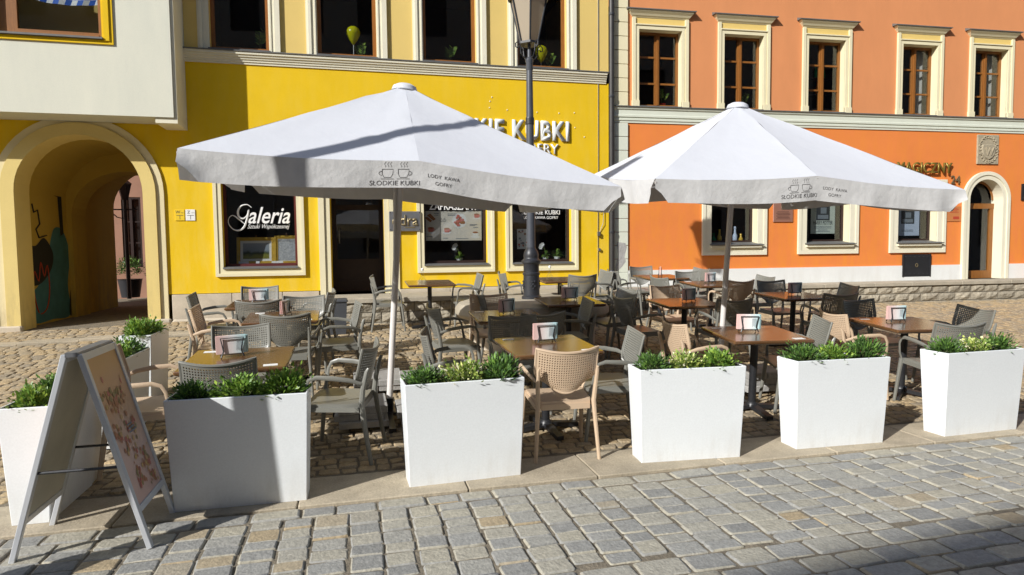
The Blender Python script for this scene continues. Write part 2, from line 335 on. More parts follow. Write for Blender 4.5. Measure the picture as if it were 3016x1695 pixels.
# ------------------------------------------------------------------ ground
mb = MB(); xs = [-400, -60, -20, -9, -7, -6, -5.4, -4.5, -3.5, -3, -2, 0, 4, 8, 12, 16, 30, 80, 400]; ys = [-400, -60, -20, 0, 3, 4.1, 4.5, 5.5, 7, 8.5, 10, 11, 12.4, 20, 60, 400]
for i in range(len(xs) - 1):
    for j in range(len(ys) - 1):
        q = [(xs[i], ys[j]), (xs[i + 1], ys[j]), (xs[i + 1], ys[j + 1]), (xs[i], ys[j + 1])]
        mb.quad(*[(x, y, gnd(x, y) - 0.009) for x, y in q])
ground = mb.build('ground', M['joint']); tag(ground, 'sandy joints of the cobbled square', 'ground', kind='structure')

def stone_variants(n, seedv, wob, corner, crown, chip=0.5):
    # unit stones (1 x 1, height 1 downward): chipped irregular outline, nearly flat hammered top
    out = []; rnd = random.Random(seedv)
    for k in range(n):
        c4 = [Vector((sx * (0.5 - rnd.uniform(0, wob)), sy * (0.5 - rnd.uniform(0, wob)))) for sx, sy in ((-1, -1), (1, -1), (1, 1), (-1, 1))]
        pts = []
        for i in range(4):
            A, B = c4[i], c4[(i + 1) % 4]; nrm_ = Vector((B.y - A.y, A.x - B.x)).normalized(); co = rnd.uniform(corner * .5, corner)
            for q in (co, 0.33 + rnd.uniform(-.06, .06), 0.67 + rnd.uniform(-.06, .06), 1 - co):
                p = A.lerp(B, q); pts.append(p + nrm_ * rnd.uniform(-wob, wob * .25) * .55)
        N = len(pts)
        def ring(s, z, j): return [(p.x * s + rnd.uniform(-j, j), p.y * s + rnd.uniform(-j, j), z + rnd.uniform(-.6, .6) * j * 3) for p in pts]
        v = ring(1.0, -1.0, 0) + ring(1.0, -.17, .004) + ring(.972, -.045, .009 * chip) + ring(.90, .01, .010 * chip) + ring(.5, crown * .8, .02 * chip) + [(0, 0, crown)]
        f = []
        for r in range(4):
            for i in range(N): f.append((r * N + i, r * N + (i + 1) % N, (r + 1) * N + (i + 1) % N, (r + 1) * N + i))
        for i in range(N): f.append((4 * N + i, 4 * N + (i + 1) % N, 5 * N))
        out.append((v, f))
    return out
def variant_meshes(name, vf, m):
    r = []
    for v, f in vf:
        b = MB(); b.mesh(v, f); r.append(b.data(name, m, True))
    return r
SETT = stone_variants(22, 3, 0.03, 0.09, 0.03); SETT_ME = variant_meshes('sett', SETT, M['sett'])
COB = stone_variants(22, 5, 0.075, 0.13, 0.05, 0.8); COB_ME = variant_meshes('cobble', COB, M['cobble'])
from_cam = lambda x, y: (Vector((x, y, 0)) - Vector((0, 0, EYE))).length
def in_frame(x, y, z=0.0, m=0.06):
    q = cam.matrix_world.inverted() @ Vector((x, y, z))
    if q.z > -0.3: return False
    u = 0.5 + q.x / -q.z * 1880 / 3016; v = 0.5 - q.y / -q.z * 1880 / 1695
    return -m < u < 1 + m and -m < v < 1 + m
def lay(stones, name, vf, mes, parent, H, field_name, m, limit=300, smoothf=True):
    # stones: (x, y, w, d, rot); biggest in view become objects, the rest one joined field
    rnd = random.Random(11)
    vis = [s for s in stones if in_frame(s[0], s[1], 0, 0.0)]
    vis.sort(key=lambda s: -s[2] * s[3] / max(0.5, from_cam(s[0], s[1])) ** 3)
    top = set(id(s) for s in vis[:limit]); fb = MB()
    for s in stones:
        x, y, w_, d_, r = s; k = rnd.randrange(len(vf)); z = gnd(x, y) + rnd.uniform(-0.005, 0.004)
        flip = pi if rnd.random() < 0.5 else 0.0
        tx = (TILT if y > 4.5 else 0) + rnd.uniform(-0.02, 0.02); ty = rnd.uniform(-0.02, 0.02)
        if id(s) in top:
            o = put(name, mes[k], parent, (x, y, z)); o.rotation_euler = (tx, ty, r + flip); o.scale = (w_, d_, H)
        else:
            c, sn = cos(r + flip), sin(r + flip)
            vv = [(x + (p[0] * w_ * c - p[1] * d_ * sn), y + (p[0] * w_ * sn + p[1] * d_ * c), z + p[2] * H + (p[0] * w_ * sn + p[1] * d_ * c) * tx) for p in vf[k][0]]
            fb.mesh(vv, vf[k][1])
    if fb.v:
        me = bpy.data.meshes.new(field_name); me.from_pydata(fb.v, [], fb.f); me.materials.append(m)
        me.polygons.foreach_set('use_smooth', [True] * len(me.polygons)); me.update()
        tag(put(field_name, me, parent), kind='stuff')

# street: header course along the kerb, rows across the street, border course, courses in the shade
rnd = random.Random(21); stones = []
KY = 4.10; G = 0.004
x = -3.2
while x < 9:
    w_ = rnd.uniform(0.20, 0.31); stones.append((x + w_ / 2, KY - 0.075, w_ - G, 0.14 - G, rnd.uniform(-0.02, 0.02))); x += w_
x = -3.4; YB = 2.93
while x < 9:
    w_ = rnd.uniform(0.165, 0.215); y = KY - 0.155 + rnd.uniform(-0.01, 0.005)
    while y > YB + 0.06:
        d_ = rnd.choice([rnd.uniform(0.10, 0.135), rnd.uniform(0.13, 0.185)]); d_ = min(d_, max(0.07, y - YB))
        stones.append((x + w_ / 2 + rnd.uniform(-0.006, 0.006), y - d_ / 2, w_ - G - rnd.uniform(0, 0.008), d_ - G, rnd.uniform(-0.05, 0.05))); y -= d_
    x += w_
y = YB
while y > 1.2:
    d_ = rnd.uniform(0.145, 0.175); x = -3 + rnd.uniform(0, 0.2)
    while x < 8.5:
        w_ = rnd.uniform(0.17, 0.29); stones.append((x + w_ / 2, y - d_ / 2 + rnd.uniform(-0.006, 0.006), w_ - G, d_ - G - rnd.uniform(0, 0.01), rnd.uniform(-0.03, 0.03))); x += w_
    y -= d_
street = bpy.data.objects.new('street', None); COL.objects.link(street); tag(street, 'grey granite setts of the street in front of the planters', 'street', kind='structure')
lay(stones, 'sett', SETT, SETT_ME, street, 0.06, 'sett_field', M['sett'])
# kerb slabs
kerb = bpy.data.objects.new('pavement_kerb', None); COL.objects.link(kerb); tag(kerb, 'strip of pale granite slabs under the front planters', 'kerb', kind='structure')
x = -4.37
while x < 11:
    w_ = rnd.uniform(0.88, 1.1); b = MB(); b.bbox(x + 0.004, x + w_ - 0.004, KY + 0.004, 4.60 + rnd.uniform(-0.008, 0.008), -0.05, 0.012 + rnd.uniform(-0.002, 0.003), 0.006); b.build('slab', M['slab'], kerb); x += w_
# cobbled forecourt in slightly wavy rows
stones = []; y = 4.665; row = 0
while y < 12.0:
    d_ = rnd.uniform(0.095, 0.12) if y < 8 else rnd.uniform(0.11, 0.14)
    x = -6.5 - rnd.uniform(0, 0.1) if y > 8 else -4.2 - rnd.uniform(0, .1)
    xe = min(16, 2.0 + y * 1.35)
    while x < xe:
        w_ = rnd.uniform(0.09, 0.165) if y < 8 else rnd.uniform(0.11, 0.18)
        wv = 0.05 * sin(x * 1.9 + row * 0.2) + 0.03 * sin(x * 4.3)
        stones.append((x + w_ / 2, y + wv * min(1, (y - 4.6) / 0.8) + d_ / 2, w_ - 0.005, d_ - 0.004, rnd.uniform(-0.10, 0.10) + 0.09 * cos(x * 1.9 + row * 0.2))); x += w_
    y += d_; row += 1
court = bpy.data.objects.new('pavement', None); COL.objects.link(court); tag(court, 'sandy coloured small cobbles of the cafe forecourt', 'pavement', kind='structure')
for xx in [x_ * .8 for x_ in range(-9, -3)]:
    q = MB(); q.bbox(xx + .004, xx + .796, 10.62, 10.98, .2, .004 + gnd(xx + .4, 10.8) + .012, .006, Matrix.Translation((0, 0, 0))); q.build('gutter_slab', M['slab'], court)
stones = [st for st in stones if not (st[0] < -2.35 and 10.57 < st[1] < 11.03)]
lay(stones, 'cobble', COB, COB_ME, court, 0.045, 'cobble_field', M['cobble'])

# ------------------------------------------------------------------ buildings
def wall_holes(b, x0, x1, z0, z1, holes, y=0.0):
    X = sorted({x0, x1, *[min(max(h[i], x0), x1) for h in holes for i in (0, 1)]}); Z = sorted({z0, z1, *[min(max(h[i], z0), z1) for h in holes for i in (2, 3)]})
    for i in range(len(X) - 1):
        for j in range(len(Z) - 1):
            cx_, cz_ = (X[i] + X[i + 1]) / 2, (Z[j] + Z[j + 1]) / 2
            if any(h[0] < cx_ < h[1] and h[2] < cz_ < h[3] for h in holes): continue
            b.quad((X[i], y, Z[j]), (X[i + 1], y, Z[j]), (X[i + 1], y, Z[j + 1]), (X[i], y, Z[j + 1]))
def reveal(b, h, d, sides='lrtb'):
    x0, x1, z0, z1 = h
    if 'l' in sides: b.quad((x0, 0, z0), (x0, d, z0), (x0, d, z1), (x0, 0, z1))
    if 'r' in sides: b.quad((x1, 0, z0), (x1, 0, z1), (x1, d, z1), (x1, d, z0))
    if 't' in sides: b.quad((x0, 0, z1), (x0, d, z1), (x1, d, z1), (x1, 0, z1))
    if 'b' in sides: b.quad((x0, 0, z0), (x1, 0, z0), (x1, d, z0), (x0, d, z0))
def arch_pts(cx_, r, zs, n=20): return [(cx_ - r * cos(pi * i / n), zs + r * sin(pi * i / n)) for i in range(n + 1)]
def spandrel(b, cx_, r, zs, ztop, y=0.0, n=20):
    p = arch_pts(cx_, r, zs, n)
    for i in range(n): b.quad((p[i][0], y, p[i][1]), (p[i + 1][0], y, p[i + 1][1]), (p[i + 1][0], y, ztop), (p[i][0], y, ztop))
def frame_ring(b, x0, x1, z0, z1, wd, y0, y1, bottom=True, wr=None, wt=None):
    # rectangular surround outside the opening x0..x1, z0..z1 (butt joints)
    wr = wd if wr is None else wr; wt = wd if wt is None else wt
    zb = z0 - (wd if bottom else 0)
    b.box(x0 - wd, x0, y0, y1, zb, z1 + wt); b.box(x1, x1 + wr, y0, y1, zb, z1 + wt)
    b.box(x0, x1, y0, y1, z1, z1 + wt)
    if bottom: b.box(x0, x1, y0, y1, zb, z0)
def arch_band(b, cx_, zs, zb, r0, r1, y0, y1, n=24):
    # raised band round an arch with straight legs down to zb
    pi_, po = arch_pts(cx_, r0, zs, n), arch_pts(cx_, r1, zs, n)
    pi_ = [(cx_ - r0, zb)] + pi_ + [(cx_ + r0, zb)]; po = [(cx_ - r1, zb)] + po + [(cx_ + r1, zb)]
    for i in range(len(pi_) - 1):
        a, c, e, g_ = pi_[i], pi_[i + 1], po[i + 1], po[i]
        for A in ([(a, y0), (c, y0), (e, y0), (g_, y0)], [(g_, y0), (e, y0), (e, y1), (g_, y1)], [(a, y0), (a, y1), (c, y1), (c, y0)]):
            b.poly([(p[0], yy, p[1]) for p, yy in A])
def pane(name, parent, x0, x1, z0, z1, y, m=None):
    b = MB(); b.box(x0, x1, y - 0.003, y + 0.003, z0, z1); return b.build(name, m or M['glass'], parent)

# ---------------- yellow house (local y = 0 is the facade)
FY = 12.2
yh = thing('yellow_house', 'tall yellow plastered house with cream window surrounds and arched passage', 'house', (0, FY, 0))
XR = 5.02; XL = -9.0
AC, AR, AS = -4.45, 0.95, 2.63
shop = [(-2.27, -1.02, 1.33, 2.98), (1.27, 2.50, 1.33, 2.98), (2.99, 4.22, 1.33, 2.98)]
door = (-0.42, 0.53, 0.80, 2.95)
arch_h = (AC - AR, AC + AR, 0.0, AS + AR)
up = [(-2.36, -1.39, 5.12, 7.0), (-0.57, 0.47, 5.12, 7.0), (1.32, 2.33, 5.12, 7.0), (3.14, 4.14, 5.12, 7.0)]
b = MB(); wall_holes(b, XL, XR, 0.88, 4.90, shop + [door, arch_h]); spandrel(b, AC, AR, AS, AS + AR)
for h in shop + [door]: reveal(b, h, 0.20, 'lrt' if h is door else 'lrtb')
b.build('wall', M['yellow'], yh)
b = MB(); wall_holes(b, XL, XR, 5.08, 11.5, up)
for h in up: reveal(b, h, 0.2, 'lrt')
b.build('upper_wall', M['pale_yellow'], yh)
b = MB(); b.box(XL, XL + 0.1, 0.1, 4.85, 0, 11.5); b.build('side_wall', M['pale_yellow'], yh); b = MB(); b.box(XR - 0.1, XR, 0.1, 4.85, 0, 11.5); b.build('side_wall', M['pale_yellow'], yh)
b = MB(); b.mesh([(XL - .3, -.5, 11.5), (XR + .1, -.5, 11.5), (XR + .1, 2.8, 14.5), (XL - .3, 2.8, 14.5), (XL - .3, 5.2, 11.5), (XR + .1, 5.2, 11.5)], [(0, 1, 2, 3), (3, 2, 5, 4), (0, 3, 4), (1, 5, 2), (0, 4, 5, 1)]); b.build('roof', M['roof'], yh)
# plinth of stone slabs
x = AC + AR + 0.33
b = MB(); b.box(XL, AC - AR - 0.33, -0.05, 0.02, 0, 0.86); b.build('plinth', M['plinth_stone'], yh)
for xa, xb in ((-3.12, -2.15), (-2.145, -1.3), (-1.295, -0.66), (0.80, 1.75), (1.755, 2.8), (2.805, 3.9), (3.905, 5.0)):
    b = MB(); b.bbox(xa, xb - 0.004, -0.04, 0.02, 0.2 if xa < 0 else 0.7, 0.87, 0.006); b.build('plinth_slab', M['plinth_stone'], yh)
# cornice between the floors
b = MB(); b.extrude_x([(0.02, 4.885), (-0.02, 4.885), (-0.02, 4.918), (-0.036, 4.924), (-0.036, 4.955), (-0.052, 4.962), (-0.058, 4.992), (-0.074, 5.0), (-0.08, 5.03), (-0.098, 5.04), (-0.098, 5.082), (0.02, 5.082)], XL, XR - 0.06); b.build('cornice', M['moulding'], yh)
b = MB(); b.extrude_x([(0.02, 5.084), (-0.115, 5.084), (-0.115, 5.10), (0.02, 5.125)], XL, XR - 0.03); b.build('cornice_cover', M['slate'], yh)
# upper windows
def timber_window(parent, name, x0, x1, z0, z1, y, m, bar=0.06, glassm=None, mull=False, rails=(), sill=None, label=None):
    root = MB(); bb = root
    bb.box(x0, x0 + bar, y - 0.03, y + 0.03, z0, z1); bb.box(x1 - bar, x1, y - 0.03, y + 0.03, z0, z1)
    bb.box(x0 + bar, x1 - bar, y - 0.03, y + 0.03, z1 - bar, z1); bb.box(x0 + bar, x1 - bar, y - 0.03, y + 0.03, z0, z0 + bar * 1.25)
    bb.box(x0 + bar, x1 - bar, y - 0.045, y - 0.03, z0 + 0.012, z0 + 0.05)
    if mull:
        cx_ = (x0 + x1) / 2; bb.box(cx_ - 0.055, cx_ + 0.055, y - 0.03, y + 0.03, z0 + bar * 1.25, z1 - bar); bb.box(cx_ - 0.025, cx_ + 0.025, y - 0.055, y - 0.03, z0 + bar, z1 - bar)
    fr = bb.build(name, m, parent)
    if label: fr['label'] = label
    cols = [(x0 + bar, (x0 + x1) / 2 - 0.055), ((x0 + x1) / 2 + 0.055, x1 - bar)] if mull else [(x0 + bar, x1 - bar)]
    zr = [z0 + bar * 1.25, *rails, z1 - bar]
    for a, c in cols:
        for z in rails:
            q = MB(); q.box(a, c, y - 0.018, y + 0.018, z - 0.018, z + 0.018); q.build('glazing_bar', m, fr)
        for i in range(len(zr) - 1): pane('pane', fr, a, c, zr[i] + (0.018 if i else 0), zr[i + 1] - (0.018 if i < len(zr) - 2 else 0), y, glassm)
    return fr
for i, (x0, x1, z0, z1) in enumerate(up):
    timber_window(yh, 'window', x0, x1, z0 + 0.005, z1, 0.15, M['wood'], 0.065)
    b = MB(); frame_ring(b, x0, x1, z0, z1, 0.10, -0.03, 0.01, False); b.box(x0 - 0.15, x0 - 0.10, -0.055, 0.01, z0, z1 + 0.1); b.box(x1 + 0.10, x1 + 0.19, -0.055, 0.01, z0, z1 + 0.1)
    b.box(x0 - 0.19, x0 - 0.15, -0.02, 0.01, z0, z1 + 0.1); b.box(x0 - 0.045, x0 - 0.02, -0.045, -0.03, z0, z1); b.box(x1 + 0.02, x1 + 0.045, -0.045, -0.03, z0, z1)
    b.build('window_surround', M['moulding'], yh)
    b = MB(); b.box(x0 - 0.02, x1 + 0.02, -0.06, 0.12, z0 - 0.0, z0 + 0.014); b.build('window_sill', M['slate'], yh)
# shop windows
def shop_window(parent, h, m, label=None):
    x0, x1, z0, z1 = h
    fr = timber_window(parent, 'shop_window', x0, x1, z0, z1, 0.17, m, 0.05, label=label)
    b = MB(); b.box(x0, x1, -0.0, 0.13, z0 - 0.02, z0 + 0.012); b.box(x0 - 0.005, x1 + 0.005, -0.07, -0.0, z0 - 0.028, z0 + 0.004); b.build('sill', M['slate'], fr)
    b = MB(); frame_ring(b, x0, x1, z0 - 0.03, z1, 0.075, -0.035, 0.01, True, wr=0.075, wt=0.1); b.build('surround', M['cream'], fr)
    b = MB(); frame_ring(b, x0 - 0.075, x1 + 0.075, z0 - 0.105, z1 + 0.1, 0.055, -0.05, 0.01, True); b.build('outer_surround', M['cream'], fr)
    return fr
W1 = shop_window(yh, shop[0], M['wood_red']); W2 = shop_window(yh, shop[1], M['wood_dark']); W3 = shop_window(yh, shop[2], M['wood_dark'])
# door with surround
b = MB()
for xa, xb, yy in ((-0.64, -0.54, -0.06), (-0.535, -0.44, -0.035), (0.53, 0.62, -0.035), (0.625, 0.70, -0.06), (0.705, 0.80, -0.03)):
    b.box(xa, xb, yy, 0.01, 0.80, 3.06)
b.box(-0.44, 0.53, -0.035, 0.01, 2.95, 3.06); b.build('door_surround', M['cream'], yh)
DY = 0.80
dr = MB(); dr.box(-0.42, -0.35, DY - .03, DY + .03, 0.80, 2.95); dr.box(0.46, 0.53, DY - .03, DY + .03, 0.80, 2.95); dr.box(-0.35, 0.46, DY - .03, DY + .03, 2.40, 2.50); dr.box(-0.35, 0.46, DY - .03, DY + .03, 0.80, 1.02); dr.box(-0.35, 0.46, DY - .02, DY + .02, 1.40, 1.44)
door_o = dr.build('door', M['wood_dark'], yh); pane('pane', door_o, -0.35, 0.46, 1.44, 2.40, DY); pane('transom_pane', door_o, -0.35, 0.46, 2.50, 2.95, DY); b = MB(); b.box(-0.35, 0.46, DY - .01, DY + .01, 1.02, 1.40); b.build('kick_panel', M['wood_dark'], door_o)
b = MB(); b.tube([(-0.30, DY - .04, 1.75), (-0.30, DY - .08, 1.78), (-0.30, DY - .08, 2.0), (-0.30, DY - .04, 2.03)], 0.012); b.build('handle', M['steel'], door_o)
b = MB(); reveal(b, (-.42, .53, .80, 2.95), DY, 'lrt'); b.v = [(p[0], max(p[1], .2), p[2]) for p in b.v]; b.build('door_reveal', M['wood_dark'], yh)
# interior: dark rooms behind the glass
def room(parent, x0, x1, z0, z1, y0=0.25, y1=4.0, m='room', floor=None):
    b = MB(); b.box(x0, x1, y0, y1, z0, z1)
    b.f = b.f[:2] + b.f[3:]; b.mi = b.mi[:len(b.f)]       # open towards the facade
    return b.build('room', M[m], parent)
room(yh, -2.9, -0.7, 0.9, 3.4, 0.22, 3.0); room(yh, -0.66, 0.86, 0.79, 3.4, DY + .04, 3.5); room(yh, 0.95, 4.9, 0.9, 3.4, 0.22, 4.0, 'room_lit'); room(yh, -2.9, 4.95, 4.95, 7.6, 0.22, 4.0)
b = MB(); b.box(-2.27, -1.02, 0.21, 0.75, 1.30, 1.36); b.build('display_shelf', M['wood_red'], yh); b = MB(); b.box(1.1, 4.4, 0.21, 0.5, 1.30, 1.35); b.build('display_shelf', M['wood_dark'], yh)
# arch surround and passage
def gz(x): return gnd(x, FY) - 0.05
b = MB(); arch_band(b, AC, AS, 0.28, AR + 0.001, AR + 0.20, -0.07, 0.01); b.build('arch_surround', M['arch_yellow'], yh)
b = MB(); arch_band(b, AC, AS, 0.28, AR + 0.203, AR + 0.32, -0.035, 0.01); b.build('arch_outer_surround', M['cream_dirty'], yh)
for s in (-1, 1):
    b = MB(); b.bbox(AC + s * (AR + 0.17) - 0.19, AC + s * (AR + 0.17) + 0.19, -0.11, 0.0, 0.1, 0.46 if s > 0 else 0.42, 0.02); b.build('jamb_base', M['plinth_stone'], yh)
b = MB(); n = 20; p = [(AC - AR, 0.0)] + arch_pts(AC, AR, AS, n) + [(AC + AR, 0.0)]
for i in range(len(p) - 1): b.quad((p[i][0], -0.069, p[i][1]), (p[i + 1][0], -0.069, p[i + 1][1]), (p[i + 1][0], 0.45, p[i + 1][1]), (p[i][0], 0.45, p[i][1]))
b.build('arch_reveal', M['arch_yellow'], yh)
PR = 1.12; pz = 2.64                                                 # wider vaulted passage behind the arch, with a rib half way
def vault(b, R_, ya, yb, rise=.98, drop=0.0):
    p = [(AC - R_, 0.0)] + [(AC - R_ * cos(pi * i / n), pz - drop + rise * sin(pi * i / n)) for i in range(n + 1)] + [(AC + R_, 0.0)]
    for i in range(len(p) - 1): b.quad((p[i][0], ya, p[i][1]), (p[i + 1][0], ya, p[i + 1][1]), (p[i + 1][0], yb, p[i + 1][1]), (p[i][0], yb, p[i][1]))
    return p
def ringface(b, pa, pb, y):
    for i in range(len(pa) - 1): b.quad((pa[i][0], y, pa[i][1]), (pa[i + 1][0], y, pa[i + 1][1]), (pb[i + 1][0], y, pb[i + 1][1]), (pb[i][0], y, pb[i][1]))
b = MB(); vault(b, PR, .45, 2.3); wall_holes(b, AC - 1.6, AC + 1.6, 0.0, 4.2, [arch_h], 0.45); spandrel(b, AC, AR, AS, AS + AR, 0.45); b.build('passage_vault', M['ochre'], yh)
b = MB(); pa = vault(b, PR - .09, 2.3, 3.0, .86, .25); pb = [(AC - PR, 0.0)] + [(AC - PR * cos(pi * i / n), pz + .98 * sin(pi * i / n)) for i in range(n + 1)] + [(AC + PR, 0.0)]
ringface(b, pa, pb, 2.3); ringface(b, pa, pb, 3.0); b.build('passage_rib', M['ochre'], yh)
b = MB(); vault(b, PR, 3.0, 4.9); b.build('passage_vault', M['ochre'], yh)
b = MB(); wall_holes(b, XL, XR, 0.0, 11.5, [(AC - PR, AC + PR, 0, pz + .99)], 4.9)
for i in range(1, len(pb) - 2): b.quad((pb[i][0], 4.9, pb[i][1]), (pb[i + 1][0], 4.9, pb[i + 1][1]), (pb[i + 1][0], 4.9, pz + .99), (pb[i][0], 4.9, pz + .99))
b.build('rear_wall', M['court_pink'], yh)
b = MB(); wall_holes(b, -12, 2, 0.0, 15.0, [(-6.45, -5.95, 1.2, 3.2)], 8.2); b.build('courtyard_wall', M['court_pink'], yh)
timber_window(yh, 'courtyard_window', -6.45, -5.95, 1.2, 3.2, 8.25, M['wood_dark'], 0.05, mull=True, rails=(1.9, 2.5)); b = MB(); b.box(-6.8, -5.7, 8.4, 8.5, 1.0, 3.5); b.build('courtyard_room', M['room'], yh)
# mural on the left wall of the passage (flat paint)
def wallpoly(b, pts, x): b.poly([(x, y, z) for y, z in pts])
mx_ = AC - PR + 0.004
def closed(pts, k=5): 
    P = [Vector((*p, 0)) for p in pts]; out = []; n_ = len(P)
    for i in range(n_):
        a_, b_, c_, d_ = P[i - 1], P[i], P[(i + 1) % n_], P[(i + 2) % n_]
        for j in range(k):
            t = j / k; q = 0.5 * ((2 * b_) + (c_ - a_) * t + (2 * a_ - 5 * b_ + 4 * c_ - d_) * t * t + (3 * b_ - a_ - 3 * c_ + d_) * t ** 3); out.append((q.x, q.y))
    return out
b = MB(); wallpoly(b, closed([(0.75, 0.4), (1.5, 0.38), (2.25, 0.4), (2.2, 1.0), (2.35, 1.6), (2.1, 2.05), (1.75, 2.1), (1.55, 1.85), (1.35, 1.35), (1.0, 1.05), (0.8, 0.9)]), mx_); b.build('mural_figure', M['mural_teal'], yh)
b = MB(); wallpoly(b, closed([(0.5, 1.15), (1.0, 1.05), (1.5, 1.3), (1.62, 1.62), (1.3, 1.9), (0.95, 1.75), (0.55, 1.75)]), mx_ + 0.003); b.build('mural_mouth', M['mural_black'], yh)
b = MB(); wallpoly(b, [(0.5, 3.05), (2.0, 2.9), (2.1, 2.75), (2.12, 2.0), (1.98, 1.95), (1.93, 2.70), (0.5, 2.85)], mx_ + 0.003); b.build('mural_band', M['mural_black'], yh)
b = MB(); wallpoly(b, closed([(2.2, 0.45), (2.42, 0.5), (2.58, 1.4), (2.42, 2.05), (2.3, 1.9), (2.38, 1.3)]), mx_ + 0.003); b.build('mural_tail', M['mural_black'], yh)
b = MB(); wallpoly(b, closed([(2.72, 0.75), (3.0, 1.0), (3.08, 2.2), (2.88, 3.0), (2.68, 2.2)]), mx_ + 0.003); b.build('mural_pod', M['mural_black'], yh)
b = MB(); b.tube([(mx_ + 0.005, y, z) for y, z in closed([(0.95, 0.55), (0.8, 0.95), (0.85, 1.3), (1.0, 1.12), (1.1, 1.45), (1.22, 1.2), (1.35, 1.4), (1.4, 0.95), (1.25, 0.6)], 4)], 0.012, 4); b.build('mural_line', M['mural_red'], yh)
b = MB(); b.tube([(mx_ + 0.005, y, z) for y, z in [(0.9, 2.5), (0.95, 2.35), (1.1, 2.4), (1.15, 2.15), (1.0, 2.05), (1.1, 1.9), (1.4, 1.95)]], 0.014, 4); b.build('mural_line', M['mural_black'], yh)
b = MB(); wallpoly(b, [(0.55, 2.90), (1.1, 2.86), (1.1, 2.98), (0.55, 3.02)], mx_ + 0.005); b.build('mural_block', M['paper_grey'], yh)

# oriel
oy = -0.66; ox1 = -2.82
ow = (-5.3, -3.80, 5.0, 6.7)
b = MB(); wall_holes(b, XL, ox1, 3.80, 11.4, [ow], oy)
for yy in ((oy, 0.0),):
    b.quad((ox1, oy, 3.80), (ox1, -0.001, 3.80), (ox1, -0.001, 11.4), (ox1, oy, 11.4)); b.quad((XL, oy, 3.80), (XL, -0.001, 3.80), (ox1, -0.001, 3.80), (ox1, oy, 3.80))
x0, x1, z0, z1 = ow
b.quad((x0, oy, z0), (x0, oy + .2, z0), (x0, oy + .2, z1), (x0, oy, z1)); b.quad((x1, oy, z0), (x1, oy + .2, z0), (x1, oy + .2, z1), (x1, oy, z1)); b.quad((x0, oy, z0), (x1, oy, z0), (x1, oy + .2, z0), (x0, oy + .2, z0))
b.build('oriel_wall', M['white_cream'], yh)
b = MB(); b.box(ox1 - 0.28, ox1 + 0.05, oy + 0.03, -0.002, 3.71, 3.797); b.box(ox1 + 0.002, ox1 + 0.05, oy + 0.03, -0.002, 3.80, 11.4); b.build('oriel_edge', M['moulding'], yh)
b = MB(); b.box(x1 + 0.0, x1 + 0.16, oy - 0.025, oy + 0.01, z0 - 0.10, z1); b.box(x0, x1, oy - 0.025, oy + 0.01, z0 - 0.10, z0 - 0.035); b.box(x1 + 0.03, x1 + 0.11, oy - 0.045, oy - 0.026, z0 - 0.05, z1); b.build('oriel_window_surround', M['yellow'], yh)
ofr = MB(); ofr.box(x0, x0 + .3, oy + .1, oy + .16, z0, z1); ofr.box(x1 - 0.08, x1, oy + .1, oy + .16, z0, z1); ofr.box(x0 + .3, x1 - .08, oy + .1, oy + .16, z0, z0 + 0.1); ofr.box(x0 + .3, x1 - .08, oy + .085, oy + .1, z0 + 0.03, z0 + 0.07)
of = ofr.build('oriel_window', M['wood'], yh); pane('pane', of, x0 + 0.3, x1 - 0.08, z0 + 0.1, z1, oy + 0.13)
b = MB(); b.box(x0 - 0.1, x1 + 0.02, oy - 0.07, oy + 0.09, z0 - 0.03, z0 - 0.002); b.build('sill', M['slate'], of)
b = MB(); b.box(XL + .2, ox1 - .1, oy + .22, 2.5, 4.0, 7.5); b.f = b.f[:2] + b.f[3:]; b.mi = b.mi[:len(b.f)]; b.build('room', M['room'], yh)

# ---------------- orange house
oh = thing('orange_house', 'long orange plastered house with five pedimented upper windows and arched door', 'house', (5.1, FY, 0), radians(-3.0))
OX1 = 14.0
oup = [(0.56, 1.49), (2.43, 3.33), (4.38, 5.27), (6.69, 7.58), (8.56, 9.45), (10.6, 11.5)]
oup = [(a, c, 4.46, 6.0) for a, c in oup]
olow = [(2.17, 3.24, 1.68, 2.85), (4.40, 5.46, 1.68, 2.85), (6.67, 7.70, 1.68, 2.85)]
DC, DRi, DZ = 8.98, 0.45, 2.62
dh = (DC - DRi, DC + DRi, 0.80, DZ + DRi)
b = MB(); wall_holes(b, 0.0, OX1, 1.13, 4.15, [(h[0], h[1], h[2] - .06, h[3]) for h in olow] + [dh]); spandrel(b, DC, DRi, DZ, DZ + DRi); b.build('wall', M['orange'], oh)
b = MB(); wall_holes(b, 0.0, OX1, 4.44, 11.8, oup); b.build('upper_wall', M['salmon'], oh)
b = MB(); b.box(OX1 - .1, OX1, .1, 8, 0, 11.8); b.box(0, OX1, 8, 8.1, 0, 11.8); b.build('rear_wall', M['salmon'], oh)
b = MB(); b.mesh([(0, -.5, 11.8), (OX1 + .3, -.5, 11.8), (OX1 + .3, 4, 15.8), (0, 4, 15.8), (0, 8.5, 11.8), (OX1 + .3, 8.5, 11.8)], [(0, 1, 2, 3), (3, 2, 5, 4), (0, 3, 4), (1, 5, 2), (0, 4, 5, 1)]); b.build('roof', M['roof'], oh)
b = MB()
for xa, xb in ((0.0, 6.80), (7.53, DC - 0.63), (DC + 0.63, OX1)): b.box(xa, xb, -0.03, 0.02, 0.3, 1.135)
b.box(6.80, 7.53, -0.03, 0.02, 0.3, 0.88); b.build('plinth', M['plinth_white'], oh)
b = MB(); b.extrude_x([(0.02, 4.13), (-0.02, 4.13), (-0.02, 4.17), (-0.036, 4.178), (-0.036, 4.215), (-0.026, 4.22), (-0.026, 4.235), (-0.046, 4.245), (-0.046, 4.285), (-0.038, 4.295), (-0.038, 4.385), (-0.06, 4.40), (-0.07, 4.44), (0.02, 4.44)], 0.02, OX1); b.build('cornice', M['mould_pale'], oh)
